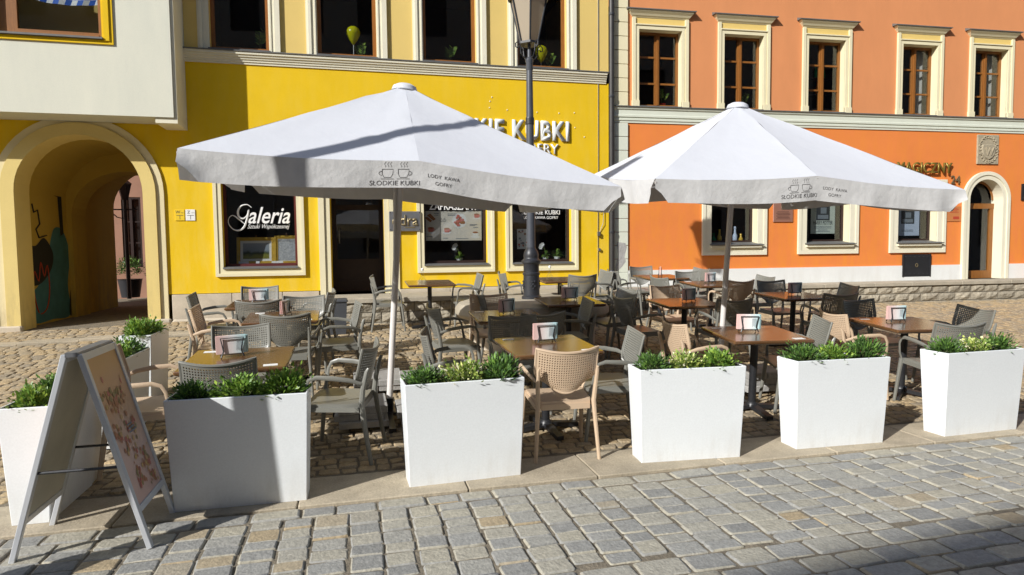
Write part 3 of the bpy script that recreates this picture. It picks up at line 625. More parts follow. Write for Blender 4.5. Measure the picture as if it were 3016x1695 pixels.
b = MB(); b.extrude_x([(0.02, 4.442), (-0.09, 4.442), (-0.09, 4.458), (0.02, 4.475)], 0.0, OX1); b.build('cornice_cover', M['slate'], oh)
# quoins
z = 0.83
while z < 11:
    zt = z + 0.275
    if not (z < 4.14 < zt or 4.14 <= z < 4.45):
        b = MB(); b.bbox(0.02, 0.325, -0.04, 0.0, z, zt - 0.012, 0.008); b.build('quoin', M['mould_pale'] if z < 4.4 else M['cream'], oh); z = zt
    elif z < 4.14: z = 4.47
    else: z = zt
b = MB(); b.box(-0.06, 0.02, -0.02, 0.02, 0.8, 11.5); b.build('corner_strip', M['mould_pale'], oh)
b = MB(); b.poly([(0.08, -0.0425, 1.72), (0.26, -0.0425, 1.70), (0.29, -0.0425, 1.62), (0.24, -0.0425, 1.42), (0.27, -0.0425, 1.32), (0.19, -0.0425, 1.22), (0.06, -0.0425, 1.10), (0.05, -0.0425, 1.22), (0.11, -0.0425, 1.42)]); b.build('bare_patch', M['plastergrey'], oh)
for i, (x0, x1, z0, z1) in enumerate(oup):
    b = MB(); reveal(b, (x0, x1, z0, z1), 0.22, 'lrt'); b.build('window_reveal', M['cream'], oh)
    timber_window(oh, 'window', x0, x1, z0 + 0.02, z1, 0.18, M['wood'], 0.05, mull=True, rails=(4.97, 5.50))
    b = MB(); b.box(x0 - 0.02, x1 + 0.02, -0.05, 0.15, z0, z0 + 0.018); b.build('window_sill', M['slate'], oh)
    b = MB()
    for s, e, yy in ((0.0, 0.06, -0.03), (0.06, 0.075, -0.02), (0.075, 0.14, -0.045)):
        b.box(x0 - e, x0 - s, yy, 0.01, z0, z1 + s if s == 0 else z1 + 0.225); b.box(x1 + s, x1 + e, yy, 0.01, z0, z1 + s if s == 0 else z1 + 0.225)
    b.box(x0 - 0.06, x1 + 0.06, -0.03, 0.01, z1 + 0.0, z1 + 0.075); b.box(x0 - 0.075, x1 + 0.075, -0.05, 0.01, z1 + 0.078, z1 + 0.10)
    b.box(x0 - 0.15, x0 - 0.0, -0.055, 0.01, z0, z0 + 0.12); b.box(x1, x1 + 0.15, -0.055, 0.01, z0, z0 + 0.12); b.build('window_surround', M['cream'], oh)
    b = MB(); b.box(x0 - 0.075, x1 + 0.075, -0.015, 0.01, z1 + 0.10, z1 + 0.225); b.build('frieze_panel', M['pale_yellow'], oh)
    b = MB(); xa, xb = x0 - 0.13, x1 + 0.13
    prof = [(0.0, 0.225, 0.0), (0.015, 0.245, 0.02), (0.03, 0.26, 0.03), (0.05, 0.295, 0.06), (0.085, 0.335, 0.09), (0.092, 0.36, 0.10)]
    for k in range(len(prof) - 1):
        (d0, h0, s0), (d1, h1, s1) = prof[k], prof[k + 1]
        A = [(xa - s0, -d0 - 0.02, z1 + h0), (xb + s0, -d0 - 0.02, z1 + h0), (xb + s1, -d1 - 0.02, z1 + h1), (xa - s1, -d1 - 0.02, z1 + h1)]; b.poly(A)
        b.poly([(xb + s0, -d0 - .02, z1 + h0), (xb + s0, 0.01, z1 + h0), (xb + s1, 0.01, z1 + h1), (xb + s1, -d1 - .02, z1 + h1)]); b.poly([(xa - s0, -d0 - .02, z1 + h0), (xa - s1, -d1 - .02, z1 + h1), (xa - s1, 0.01, z1 + h1), (xa - s0, 0.01, z1 + h0)])
    b.build('pediment', M['cream'], oh)
    b = MB(); b.mesh([(xa - .14, -0.13, z1 + 0.362), (xb + .14, -0.13, z1 + 0.362), (xb + .14, 0.01, z1 + 0.362), (xa - .14, 0.01, z1 + 0.362), (xa - .14, -0.13, z1 + 0.38), (xb + .14, -0.13, z1 + 0.38), (xb + .14, 0.01, z1 + 0.43), (xa - .14, 0.01, z1 + 0.43)], [(0, 1, 2, 3), (4, 5, 6, 7), (0, 1, 5, 4), (0, 3, 7, 4), (1, 2, 6, 5)]); b.build('pediment_cover', M['slate'], oh)
for (x0, x1, z0, z1) in olow:
    b = MB(); reveal(b, (x0, x1, z0 - 0.06, z1), 0.26, 'lrt'); b.build('window_reveal', M['cream'], oh)
    timber_window(oh, 'shop_window', x0, x1, z0, z1, 0.22, M['wood_dark'], 0.045)
    b = MB(); frame_ring(b, x0, x1, z0 - 0.05, z1, 0.13, -0.03, 0.01, True); b.build('window_surround', M['moulding'], oh)
    b = MB(); frame_ring(b, x0 - 0.132, x1 + 0.132, z0 - 0.182, z1 + 0.132, 0.075, -0.045, 0.01, True); b.build('window_outer_surround', M['moulding'], oh)
    b = MB(); b.mesh([(x0 - .05, -0.12, z0 - .05), (x1 + .10, -0.12, z0 - .05), (x1 + .10, -0.12, z0 - .03), (x0 - .05, -0.12, z0 - .03), (x0, .2, z0 + .02), (x1, .2, z0 + .02), (x1, .2, z0 - .05), (x0, .2, z0 - .05)], [(0, 1, 2, 3), (3, 2, 5, 4), (0, 1, 6, 7), (0, 3, 4, 7), (1, 2, 5, 6)]); b.build('window_sill', M['slate'], oh)
    b = MB(); b.box(x0 - 0.02, x1 + 0.06, -0.09, -0.03, z0 - 0.10, z0 - 0.055); b.build('sill_moulding', M['moulding'], oh)
b = MB(); arch_band(b, DC, DZ, 0.80, DRi + 0.001, DRi + 0.10, -0.04, 0.01); arch_band(b, DC, DZ, 0.80, DRi + 0.10, DRi + 0.18, -0.06, 0.01); b.build('door_surround', M['moulding'], oh)
b = MB(); p = [(DC - DRi, 0.8)] + arch_pts(DC, DRi, DZ, n) + [(DC + DRi, 0.8)]
for i in range(len(p) - 1): b.quad((p[i][0], -0.039, p[i][1]), (p[i + 1][0], -0.039, p[i + 1][1]), (p[i + 1][0], 0.27, p[i + 1][1]), (p[i][0], 0.27, p[i][1]))
b.build('door_reveal', M['moulding'], oh)
b = MB(); b.box(DC - DRi, DC - DRi + 0.1, .20, .26, .8, 2.42); b.box(DC + DRi - 0.1, DC + DRi, .20, .26, .8, 2.42); b.box(DC - DRi, DC + DRi, .19, .27, 2.42, 2.54); b.box(DC - .35, DC + .35, .20, .26, .8, .98)
for i in range(n):
    a, c = arch_pts(DC, DRi, DZ, n)[i], arch_pts(DC, DRi, DZ, n)[i + 1]; a2, c2 = arch_pts(DC, DRi - .06, DZ, n)[i], arch_pts(DC, DRi - .06, DZ, n)[i + 1]
    b.quad((a[0], .21, a[1]), (c[0], .21, c[1]), (c2[0], .21, c2[1]), (a2[0], .21, a2[1]))
od = b.build('door', M['wood'], oh); pane('pane', od, DC - .35, DC + .35, .98, 2.42, .23)
b = MB(); b.poly([(x, .24, z) for x, z in arch_pts(DC, DRi - .03, DZ, n)] + [(DC + DRi - .03, .24, 2.54), (DC - DRi + .03, .24, 2.54)]); b.build('fanlight_pane', M['glass'], od)
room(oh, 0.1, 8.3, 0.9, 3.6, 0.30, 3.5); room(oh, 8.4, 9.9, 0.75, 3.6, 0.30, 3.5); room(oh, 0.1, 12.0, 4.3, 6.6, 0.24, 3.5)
for cx_ in (7.48, 9.35):
    b = MB()
    for k in range(5): b.quad((cx_ - 0.17 + k * .045, .30 + .03 * (k % 2), 4.5), (cx_ - 0.125 + k * .045, .30 + .03 * ((k + 1) % 2), 4.5), (cx_ - 0.125 + k * .045, .30 + .03 * ((k + 1) % 2), 5.95), (cx_ - .17 + k * .045, .30 + .03 * (k % 2), 5.95))
    b.build('curtain', M['curtain'], oh)
# cellar hatch
b = MB(); b.box(6.81, 7.52, -0.035, -0.005, 0.89, 1.385); b.box(6.80, 6.83, -0.05, -0.034, 0.885, 1.39); b.box(7.50, 7.53, -0.05, -0.034, 0.885, 1.39)
ht = b.build('cellar_hatch', M['black'], oh)
for i in range(6):
    for zz in (0.95, 1.33):
        q = MB(); q.lathe([(0.012, 0), (0.012, 0.006), (0.006, 0.01)], 8, T=Matrix.Translation((6.88 + i * 0.115, -0.035, zz)) @ Matrix.Rotation(pi / 2, 4, 'X')); q.build('rivet', M['iron'], ht)
q = MB(); q.tube([(7.16 + 0.03 * cos(t * pi / 6), -0.045, 1.14 + 0.04 * sin(t * pi / 6)) for t in range(13)], 0.006, 6); q.build('ring_handle', M['bronze'], ht)

# ---------------- terrace in front of both houses
def terrace(name, label, root_loc, rz, x0, x1, yf, yb, ztop, seed, cap=1.1):
    t = thing(name, label, 'terrace', root_loc, rz); r = random.Random(seed)
    b = MB(); b.box(x0 + 0.05, x1 - 0.02, yf + 0.10, yb, 0.0, ztop - 0.075); b.build('core', M['joint'], t)
    x = x0
    while x < x1 - 0.05:
        w_ = min(r.uniform(0.8, 1.3) * cap, x1 - x); q = MB(); q.bbox(x + 0.003, x + w_ - 0.003, yf - 0.03, yb, ztop - 0.075, ztop + r.uniform(-0.003, 0.002), 0.008); q.build('cap_slab', M['capstone'], t); x += w_
    zc = [0.22, 0.385, 0.555, ztop - 0.078]
    for k in range(3):
        x = x0 - (0.15 if k % 2 else 0)
        while x < x1:
            w_ = r.uniform(0.26, 0.46); xa, xb = max(x, x0) + 0.006, min(x + w_, x1) - 0.006
            if xb - xa > 0.06:
                # rock-faced block: raised middle with uneven points
                za, zb_ = zc[k] + 0.006, zc[k + 1] - 0.006; v = []; nx, nz = 5, 4
                for j in range(nz):
                    for i in range(nx):
                        e = i in (0, nx - 1) or j in (0, nz - 1)
                        v.append((xa + (xb - xa) * i / (nx - 1), yf + (0.015 if e else r.uniform(-0.022, 0.002)), za + (zb_ - za) * j / (nz - 1)))
                f = [(j * nx + i, j * nx + i + 1, (j + 1) * nx + i + 1, (j + 1) * nx + i) for j in range(nz - 1) for i in range(nx - 1)]
                q = MB(); q.mesh(v, f); q.quad((xa, yf + .015, zb_), (xb, yf + .015, zb_), (xb, yf + .12, zb_), (xa, yf + .12, zb_)); q.quad((xa, yf + .015, za), (xa, yf + .015, zb_), (xa, yf + .12, zb_), (xa, yf + .12, za)); q.quad((xb, yf + .015, za), (xb, yf + .12, za), (xb, yf + .12, zb_), (xb, yf + .015, zb_))
                q.build('stone', M['wallstone'], t)
            x += w_
    return t
terrace('terrace_wall', 'low rough stone terrace before the yellow house doorway', (0, 0, 0), 0, -0.62, 5.1, 11.0, 12.13, 0.80, 5)
terrace('terrace_wall', 'low stone block terrace running along the orange house', (5.1, FY, 0), radians(-3.0), 0.05, OX1, -0.62, -0.035, 0.80, 9)
# step slab below the plinth by the arch
b = MB(); b.bbox(-3.1, -0.66, 12.02, 12.15, 0.1, 0.45, 0.03); tag(b.build('stone_step', M['plinth_stone']), 'worn stone footing under the yellow wall beside the arch', 'step')

# ------------------------------------------------------------------ lettering, plates and displays on the houses
def text_at(name, txt, parent, x, y, z, h, m, ext=0.0, width_to=None, align='CENTER', offset=0.0, shear=0.0, space=1.0, rx=0.0):
    me = text_mesh(txt, 1.0, m, 0.0, align, offset, shear, space)
    zs = [v.co.z for v in me.vertices]; k = h / max(1e-6, max(v for v in zs))
    kx = k if width_to is None else width_to / width(me)
    me.transform(Matrix.Diagonal((kx, 1, k, 1)))
    if ext:
        bm = bmesh.new(); bm.from_mesh(me); r = bmesh.ops.extrude_face_region(bm, geom=bm.faces[:]); bmesh.ops.translate(bm, verts=[g for g in r['geom'] if isinstance(g, bmesh.types.BMVert)], vec=(0, -ext, 0)); bm.to_mesh(me); bm.free()
    o = put(name, me, parent, (x, y, z)); return o
def cups(name, parent, x, y, z, s, m, r=0.004, T=None):
    # two steaming cups drawn in outline, s = width of the pair
    b = MB(); k = s / 2.0
    for sx, hx in ((-0.52, -1), (0.52, 1)):
        c = [(-.36, .42), (-.34, .1), (-.22, -.12), (.22, -.12), (.34, .1), (.36, .42), (-.36, .42)]
        b.tube([(x + (sx + a) * k, y, z + (e + .3) * k) for a, e in c], r, 4)
        b.tube([(x + (sx + hx * .36 + hx * .2 * sin(t * pi / 6)) * k, y, z + (.45 + .13 * cos(t * pi / 6)) * k) for t in range(7)], r, 4)
        b.tube([(x + (sx - .42) * k, y, z + .08 * k), (x + (sx + .42) * k, y, z + .08 * k)], r, 4)
        for q in (-.18, .02, .2): b.tube([(x + (sx + q + .05 * sin(t * 1.6)) * k, y, z + (.85 + t * .07) * k) for t in range(6)], r * .8, 4)
    return b.build(name, m, parent)
# big wall letters
wl = thing('wall_lettering', 'white raised shop name letters on the yellow wall behind the lamp post', 'sign', (0, FY, 0))
text_at('letters', 'SŁODKIE KUBKI', wl, 4.19, -0.01, 3.74, 0.37, M['letter'], 0.03, 2.98, 'RIGHT', 0.034, 0, 1.08)
text_at('letters', 'LODY KAWA GOFRY', wl, 3.95, -0.01, 3.47, 0.19, M['letter'], 0.025, 2.5, 'RIGHT', 0.008)
for i, (x, z) in enumerate([(2.62, 4.52), (2.58, 4.44), (2.57, 4.32), (2.92, 4.29), (3.52, 4.27), (3.97, 4.27), (4.29, 4.29), (4.3, 4.0), (4.5, 3.82)]):
    q = MB(); q.lathe([(0.010, 0), (0.010, 0.010), (0.004, 0.014)], 10, T=Matrix.Translation((x, 0, z)) @ Matrix.Rotation(pi / 2, 4, 'X')); q.build('stud_light', M['letter'], wl)
# plate beside the door
ps = thing('door_plate', 'grey metal name plate with raised letters between door and menu window', 'sign', (0.915, FY - 0.055, 2.145))
b = MB(); b.bbox(-0.295, 0.295, -0.012, 0.02, -0.185, 0.185, 0.01); b.build('plate', M['steel'], ps); text_at('letters', 'odra', ps, 0, -0.013, -0.08, 0.2, M['bronze'], 0.014, 0.48, offset=0.012)
q = MB(); q.box(0.0, 0.19, -0.02, -0.012, -0.125, -0.105); q.build('underline', M['bronze'], ps)
for sx in (-.27, .27):
    for sz in (-.16, .16): q = MB(); q.lathe([(0.01, 0), (0.008, 0.008)], 8, T=Matrix.Translation((sx, -0.012, sz)) @ Matrix.Rotation(pi / 2, 4, 'X')); q.build('screw', M['iron'], ps)
# two little utility plates
for x0, m, txt, lab in ((-3.03, 'yellowplate', 'W', 'small yellow utility marker plate left of the gallery window'), (-2.86, 'paper', 'Z', 'small white utility marker plate left of the gallery window')):
    t = thing('utility_plate', lab, 'plate', (x0, FY - 0.002, 2.16)); b = MB(); b.bbox(0.005, 0.16, -0.012, 0, 0, 0.19, 0.004); b.build('plate', M[m], t)
    text_at('print', txt, t, 0.055, -0.0135, 0.12, 0.05, M['ink']); q = MB(); q.box(0.03, 0.14, -0.0138, -0.0125, 0.085, 0.092); q.box(0.08, 0.087, -0.0138, -0.0125, 0.02, 0.085); q.box(0.10, 0.145, -0.0138, -0.0125, 0.13, 0.136); q.build('print', M['ink'], t)
# gallery window lettering (script with swash)
text_at('lettering', 'aleria', W1, -1.52, 0.155, 2.12, 0.29, M['white'], 0.0, 0.72, shear=0.35, offset=0.012)
text_at('lettering', 'Sztuki Współczesnej', W1, -1.53, 0.155, 2.025, 0.075, M['white'], 0.0, 0.72, shear=0.4)
def smooth(pts, k=5):
    P = [Vector(p) for p in pts]; out = []
    for i in range(len(P) - 1):
        a, b_, c, d = P[max(i - 1, 0)], P[i], P[i + 1], P[min(i + 2, len(P) - 1)]
        for j in range(k):
            t = j / k; out.append(0.5 * ((2 * b_) + (c - a) * t + (2 * a - 5 * b_ + 4 * c - d) * t * t + (3 * b_ - a - 3 * c + d) * t ** 3))
    return out + [P[-1]]
sw = smooth([(x, z, r) for (x, z), r in zip([(-1.80, 2.40), (-1.87, 2.45), (-1.97, 2.43), (-2.03, 2.34), (-2.02, 2.24), (-1.95, 2.20), (-1.88, 2.26), (-1.85, 2.36), (-1.87, 2.24), (-1.93, 2.06), (-2.02, 1.99), (-2.12, 2.01), (-2.19, 2.10), (-2.19, 2.2), (-2.12, 2.26), (-2.02, 2.19), (-1.92, 2.10)], [.006, .01, .014, .018, .018, .014, .010, .012, .016, .018, .016, .010, .008, .006, .008, .014, .004])])
b = MB(); b.tube([(p.x, 0.155, p.y) for p in sw], [max(.003, p.z) for p in sw], 5); b.build('lettering_swash', M['white'], W1)
# paintings in the gallery window
def painting(label, x, z, w_, h, m, mt=0.03, tilt=0.16, loc_y=0.34, frame_w=0.055):
    t = thing('painting', label, 'painting', (x, FY + loc_y, z)); t.rotation_euler = (-tilt, 0, 0)
    f = frame_w; b = MB()
    for k, (i0, i1, yy) in enumerate(((0, f * .5, -0.03), (f * .5, f, -0.018))):
        b.box(-w_ / 2 + i0, -w_ / 2 + i1, yy, 0.01, i0, h - i0); b.box(w_ / 2 - i1, w_ / 2 - i0, yy, 0.01, i0, h - i0); b.box(-w_ / 2 + i1, w_ / 2 - i1, yy, 0.01, i0, i1); b.box(-w_ / 2 + i1, w_ / 2 - i1, yy, 0.01, h - i1, h - i0)
    b.build('frame', M['gold'], t)
    b = MB(); b.box(-w_ / 2 + f, w_ / 2 - f, -0.006, 0.005, f, h - f); b.build('mount', M['paper'], t)
    b = MB(); b.box(-w_ / 2 + f + mt, w_ / 2 - f - mt, -0.009, -0.0062, f + mt, h - f - mt); b.build('canvas', M[m], t)
    q = MB(); q.lathe([(0.012, h), (0.016, h + 0.02), (0.008, h + 0.05)], 8, (0, 0)); q.build('hanger', M['wood'], t)
painting('gilt framed landscape painting at left of the gallery window', -1.78, 1.37, 0.66, 0.50, 'landscape', 0.045, frame_w=0.06)
painting('gilt framed pale sketch at right of the gallery window', -1.24, 1.37, 0.43, 0.53, 'sketch', 0.012, 0.12)
for x, w_ in ((-1.98, 0.17), (-1.74, 0.06), (-1.40, 0.2)):
    b = MB(); b.mesh([(x - w_ / 2, FY + .225, 1.362), (x + w_ / 2, FY + .225, 1.362), (x + w_ / 2, FY + .25, 1.43), (x - w_ / 2, FY + .25, 1.43), (x - w_ / 2, FY + .28, 1.362), (x + w_ / 2, FY + .28, 1.362)], [(0, 1, 2, 3), (3, 2, 5, 4), (0, 3, 4), (1, 5, 2), (0, 4, 5, 1)])
    tag(b.build('price_card', M['paper']), {0.17: 'white price card under the landscape painting', 0.06: 'tiny white card between the two paintings', 0.2: 'long white card under the pale sketch'}[w_], 'card')
# menu window: lettering and menu poster on the glass
text_at('lettering', 'OTWARTE', W2, 1.87, 0.155, 2.56, 0.16, M['white'], 0, 0.8, offset=0.015); text_at('lettering', 'ZAPRASZAMY', W2, 1.87, 0.155, 2.375, 0.135, M['white'], 0, 0.95, offset=0.015)
mp = thing('menu_poster', 'wide cream menu poster with drinks and waffles in the window', 'poster', (1.855, FY + 0.19, 2.065))
b = MB(); b.box(-0.565, 0.565, 0.0, 0.004, -0.285, 0.285); b.build('sheet', M['menu_bg'], mp)
def disc(b, x, z, r, y, n_=14, sx=1.0): b.poly([(x + r * sx * cos(2 * pi * i / n_), y, z + r * sin(2 * pi * i / n_)) for i in range(n_)])
def poster_cup(x, z, s, m):
    b = MB(); disc(b, x, z - s * .55, s * 1.1, -0.002, 14); b.v = [(p[0], p[1], (p[2] - (z - s * .55)) * .3 + z - s * .55) for p in b.v]; b.build('print_saucer', M['paper'], mp)
    b = MB(); b.poly([(x - s * .7, -0.004, z + s * .5), (x - s * .55, -0.004, z - s * .45), (x + s * .55, -0.004, z - s * .45), (x + s * .7, -0.004, z + s * .5)]); b.tube([(x + s * .65, -0.004, z + s * .3), (x + s * 1.0, -0.004, z + s * .2), (x + s * .6, -0.004, z - s * .2)], s * .08, 4); b.build('print_cup', M[m], mp)
    b = MB(); disc(b, x, z + s * .48, s * .66, -0.0055); b.v = [(p[0], p[1], (p[2] - (z + s * .48)) * .3 + z + s * .48) for p in b.v]; b.build('print_coffee', M['brown'], mp)
poster_cup(-0.43, -0.08, 0.085, 'pink'); poster_cup(0.44, -0.17, 0.085, 'paper'); poster_cup(0.47, 0.19, 0.075, 'pink'); poster_cup(-0.12, -0.09, 0.08, 'pink')
rr = random.Random(4); b = MB(); disc(b, 0.13, 0.1, 0.145, -0.002); b.build('print_plate', M['paper'], mp)
for nm, m, c in (('print_waffle', 'brown', 14), ('print_fruit', 'pink', 14)):
    b = MB()
    for k in range(c):
        a, rd = rr.uniform(0, 6.3), rr.uniform(0, 0.11); disc(b, 0.13 + rd * cos(a), 0.1 + rd * sin(a) * .85, rr.uniform(.02, .035), -0.003 - k * 0.0002 - (0.003 if m == 'pink' else 0), 7)
    b.build(nm, M[m], mp)
b = MB(); b.poly([(-0.5, -0.003, 0.2), (-0.38, -0.003, 0.1), (-0.33, -0.003, 0.13), (-0.44, -0.003, 0.24)]); b.poly([(-0.54, -0.003, 0.15), (-0.44, -0.003, 0.07), (-0.40, -0.003, 0.1), (-0.5, -0.003, 0.18)]); b.build('print_waffle', M['brown'], mp)
cups('print_logo', mp, -0.2, -0.004, 0.08, 0.12, M['ink_grey'], 0.002)
b = MB()
for x0, x1, z in ((-0.37, -0.27, .23), (-0.36, -0.28, .2), (-0.1, .07, .225), (-.1, .05, .195), (.33, .48, .02), (.33, .44, -.0), (.4, .5, -.04), (-.52, -.4, -.21), (-.2, -.1, -.245), (.05, .3, -.255)): b.box(x0, x1, -0.003, -0.001, z, z + .012)
b.build('print_text', M['ink_grey'], mp)
# shop window three: logo, lettering, small leaflet
cups('logo', W3, 3.63, 0.155, 2.47, 0.58, M['white'], 0.011)
text_at('lettering', 'SŁODKIE KUBKI', W3, 3.63, 0.155, 2.29, 0.085, M['white'], 0, 0.80, offset=0.012); text_at('lettering', 'LODY KAWA GOFRY', W3, 3.63, 0.155, 2.20, 0.055, M['white'], 0, 0.72, offset=0.006)
lf = thing('leaflet', 'white leaflet with ice cream pictures taped behind the lamp post window', 'leaflet', (3.27, FY + 0.185, 1.60)); b = MB(); b.box(-0.13, 0.13, 0, 0.003, 0, 0.4); b.build('sheet', M['paper'], lf)
for m, c in (('pink', 7), ('ink_grey', 9), ('brown', 5)):
    b = MB()
    for k in range(c): disc(b, rr.uniform(-.1, .1), rr.uniform(.03, .37), rr.uniform(.012, .028), -0.002 - k * .0002 - {'pink': 0, 'ink_grey': .003, 'brown': .006}[m], 7)
    b.build('print', M[m], lf)

# plants in windows
def leaf_cluster(b, c, n_, L, r_, rnd_, w_=0.35, upb=0.4, curl=0.3):
    for _ in range(n_):
        a = rnd_.uniform(0, 2 * pi); el = rnd_.uniform(-0.3, 1.3) + upb * 0.2; d = Vector((cos(a) * cos(el), sin(a) * cos(el), sin(el)))
        p = Vector(c) + d * rnd_.uniform(0, r_); l = L * rnd_.uniform(.6, 1.2); s = d.cross(Vector((0, 0, 1))).normalized() * l * w_ * .5
        e = p + d * l + Vector((0, 0, -l * curl * rnd_.random())); m_ = p + d * l * .5 + Vector((0, 0, l * .06))
        b.mesh([p, m_ + s, e, m_ - s], [(0, 1, 2), (0, 2, 3)])
def window_plant(label, x, y, z, kind, s=1.0, rz=0.0, base=None):
    t = thing('potted_plant', label, 'plant', (x, y, z), rz); r_ = random.Random(hash(label) % 999)
    q = MB(); q.lathe([(0.07 * s, 0), (0.09 * s, 0.10 * s), (0.095 * s, 0.11 * s), (0.085 * s, 0.11 * s)], 14); q.build('pot', M[kind], t, True)
    b = MB(); st = MB()
    for k in range(3):
        a = r_.uniform(0, 6.3); tip = Vector((cos(a) * .14 * s, sin(a) * .05, .45 * s * r_.uniform(.7, 1.1))); st.tube([(0, 0, .1 * s), tip * .5 + Vector((0, 0, .03)), tip], .006 * s, 4)
        for i in range(9):
            p = Vector((0, 0, .1 * s)).lerp(tip, .35 + .07 * i); sd = 1 if i % 2 else -1; d = Vector((sd * .7, r_.uniform(-.3, .1), .5)).normalized() * .09 * s; w_ = Vector((-.25, 0, .35)) * .06 * s * sd
            b.mesh([p, p + d * .5 + w_, p + d, p + d * .5 - w_], [(0, 1, 2), (0, 2, 3)])
    st.build('stem', M['stem'], t); b.build('leaves', M['leaf_mid'], t)
    return t
OZ = lambda u, y: (5.1 + u * cos(radians(3)) + y * sin(radians(3)), FY - u * sin(radians(3)) + y * cos(radians(3)))
window_plant('dim potted plant behind the first upper yellow window', -1.6, FY + .4, 5.12, 'terracotta', 1.1)
window_plant('plant in red pot under the left yellow balloon', 0.2, FY + .4, 5.12, 'red', 0.9)
window_plant('tall leafy plant alone in the third upper yellow window', 1.85, FY + .4, 5.12, 'paper', 1.15)
window_plant('plant in red pot beside the lantern', 3.85, FY + .4, 5.10, 'red', 1.1)
x, y = OZ(1.2, 0.32); window_plant('plant in red pot in the first orange upper window', x, y, 4.5, 'red', 0.95)
x, y = OZ(3.05, 0.32); window_plant('plant just above the right umbrella top', x, y, 4.45, 'terracotta', 0.9)
for x, z, lab in ((0.06, 5.62, 'yellow balloon on a stick in the second upper window'), (3.72, 5.50, 'yellow balloon half hidden behind the lantern')):
    t = thing('balloon', lab, 'balloon', (x, FY + 0.36, z)); q = MB(); q.lathe([(0.0, -0.17), (0.02, -0.155), (0.08, -0.08), (0.125, 0.02), (0.13, 0.07), (0.105, 0.13), (0.055, 0.165), (0.0, 0.175)], 20); q.build('skin', M['balloon'], t, True)
    q = MB(); q.tube([(0, 0, -.17), (0, 0, z * 0 - (z - 5.14))], 0.006, 5); q.build('stick', M['paper'], t)
# orchids and herbs behind the shop windows
for x, lab, m in ((2.0, 'white orchid in the menu window', 'paper'), (3.78, 'white orchid right of the lamp post', 'paper'), (4.02, 'bushy green herb at the right end of the shop window', None)):
    t = thing('potted_plant', lab, 'plant', (x, FY + 0.33, 1.35)); q = MB(); q.lathe([(.05, 0), (.065, .09), (.06, .09)], 12); q.build('pot', M['paper'], t); b = MB(); leaf_cluster(b, (0, 0, .1), 26 if m else 90, .12 if m else .06, .02 if m else .12, random.Random(3)); b.build('leaves', M['leaf_mid'], t)
    if m:
        b = MB(); st = MB(); r_ = random.Random(8)
        for k in range(3):
            p = Vector((r_.uniform(-.14, .14), 0, .26 + r_.uniform(0, .08))); st.tube([(0, 0, .1), (p.x * .3, 0, .25), p], .004, 4)
            for a in range(6): d = Vector((cos(a * 1.05), -.3, sin(a * 1.05))) * .045; w_ = Vector((-sin(a * 1.05), 0, cos(a * 1.05))) * .025; b.mesh([p, p + d * .6 + w_, p + d, p + d * .6 - w_], [(0, 1, 2), (0, 2, 3)])
        st.build('stem', M['stem'], t); b.build('flowers', M['white'], t)
# checked bunting in the oriel window
t = thing('flag_bunting', 'blue and white lozenge cloth hung in the oriel window', 'bunting', (0, FY - 0.40, 0)); bb, bw = MB(), MB()
for i in range(16):
    for j in range(5):
        x0 = -5.0 + i * .085; sag = lambda x: 5.66 - 0.10 * (1 - ((x + 4.35) / .7) ** 2)
        q = [(x0 + j * .03, 0.012 * sin(x0 * 20), sag(x0) + j * .085), (x0 + .085 + j * .03, 0.012 * sin(x0 * 20 + 1.7), sag(x0 + .085) + j * .085), (x0 + .115 + j * .03, 0.012 * sin(x0 * 20 + 1.7), sag(x0 + .085) + (j + 1) * .085), (x0 + .03 + j * .03, 0.012 * sin(x0 * 20), sag(x0) + (j + 1) * .085)]
        (bb if (i + j) % 2 else bw).poly(q)
bb.build('blue_lozenges', M['blue'], t); bw.build('white_lozenges', M['white'], t)

# orange house signs
def on_orange(name, label, cat, u, y, z):
    X, Y = OZ(u, y); return thing(name, label, cat, (X, Y, z), radians(-3))
t = on_orange('wall_lettering', 'gold shop letters partly hidden behind the right umbrella', 'sign', 7.99, 0, 3.20); text_at('letters', 'MAGICZNY', t, 0, -0.05, 0, 0.23, M['gold_letter'], 0.03, 1.42, 'RIGHT', 0.012)
t = on_orange('house_number', 'house number twenty four above the arched door', 'house number', 8.13, 0, 2.97); text_at('digits', '24', t, 0, -0.02, 0, 0.18, M['bronze'], 0.02, 0.24)
t = on_orange('stone_crest', 'carved stone crest with the letter W above the arched door', 'relief', 8.98, 0, 3.42)
b = MB(); b.bbox(-0.29, 0.29, -0.03, 0.02, 0, 0.66, 0.012); b.build('slab', M['crest'], t)
b = MB(); sh = [(-.17, .44), (.17, .44), (.2, .36), (.16, .2), (.1, .13), (0, .08), (-.1, .13), (-.16, .2), (-.2, .36)]
b.mesh([(x, -.03, z) for x, z in sh] + [(x * .88, -.055, .28 + (z - .28) * .88) for x, z in sh], [(i, (i + 1) % 9, (i + 1) % 9 + 9, i + 9) for i in range(9)] + [tuple(range(9, 18))]); b.build('shield', M['crest'], t)
text_at('letter', 'W', t, 0, -0.055, 0.2, 0.17, M['crest'], 0.02, 0.22, shear=0.1)
r_ = random.Random(2); b = MB()
for k in range(22):
    a = k / 22 * 2 * pi; cx_, cz_ = .23 * cos(a), .33 + .28 * sin(a); b.tube([(cx_ + .04 * cos(a * 3 + s), -.035, cz_ + .03 * sin(a * 3 + s)) for s in (0, 1.2, 2.4, 3.4)], .014, 5)
b.build('scrollwork', M['crest'], t, True)
t = on_orange('wall_plaque', 'copper coloured plaque between the two left orange windows', 'plaque', 3.835, 0, 2.12)
b = MB(); b.bbox(-0.235, 0.235, -0.025, 0, 0, 0.56, 0.008); b.build('plate', M['copper'], t); b = MB(); b.box(-.05, .05, -.03, -.0255, .30, .42); b.build('emblem', M['paper_grey'], t)
b = MB()
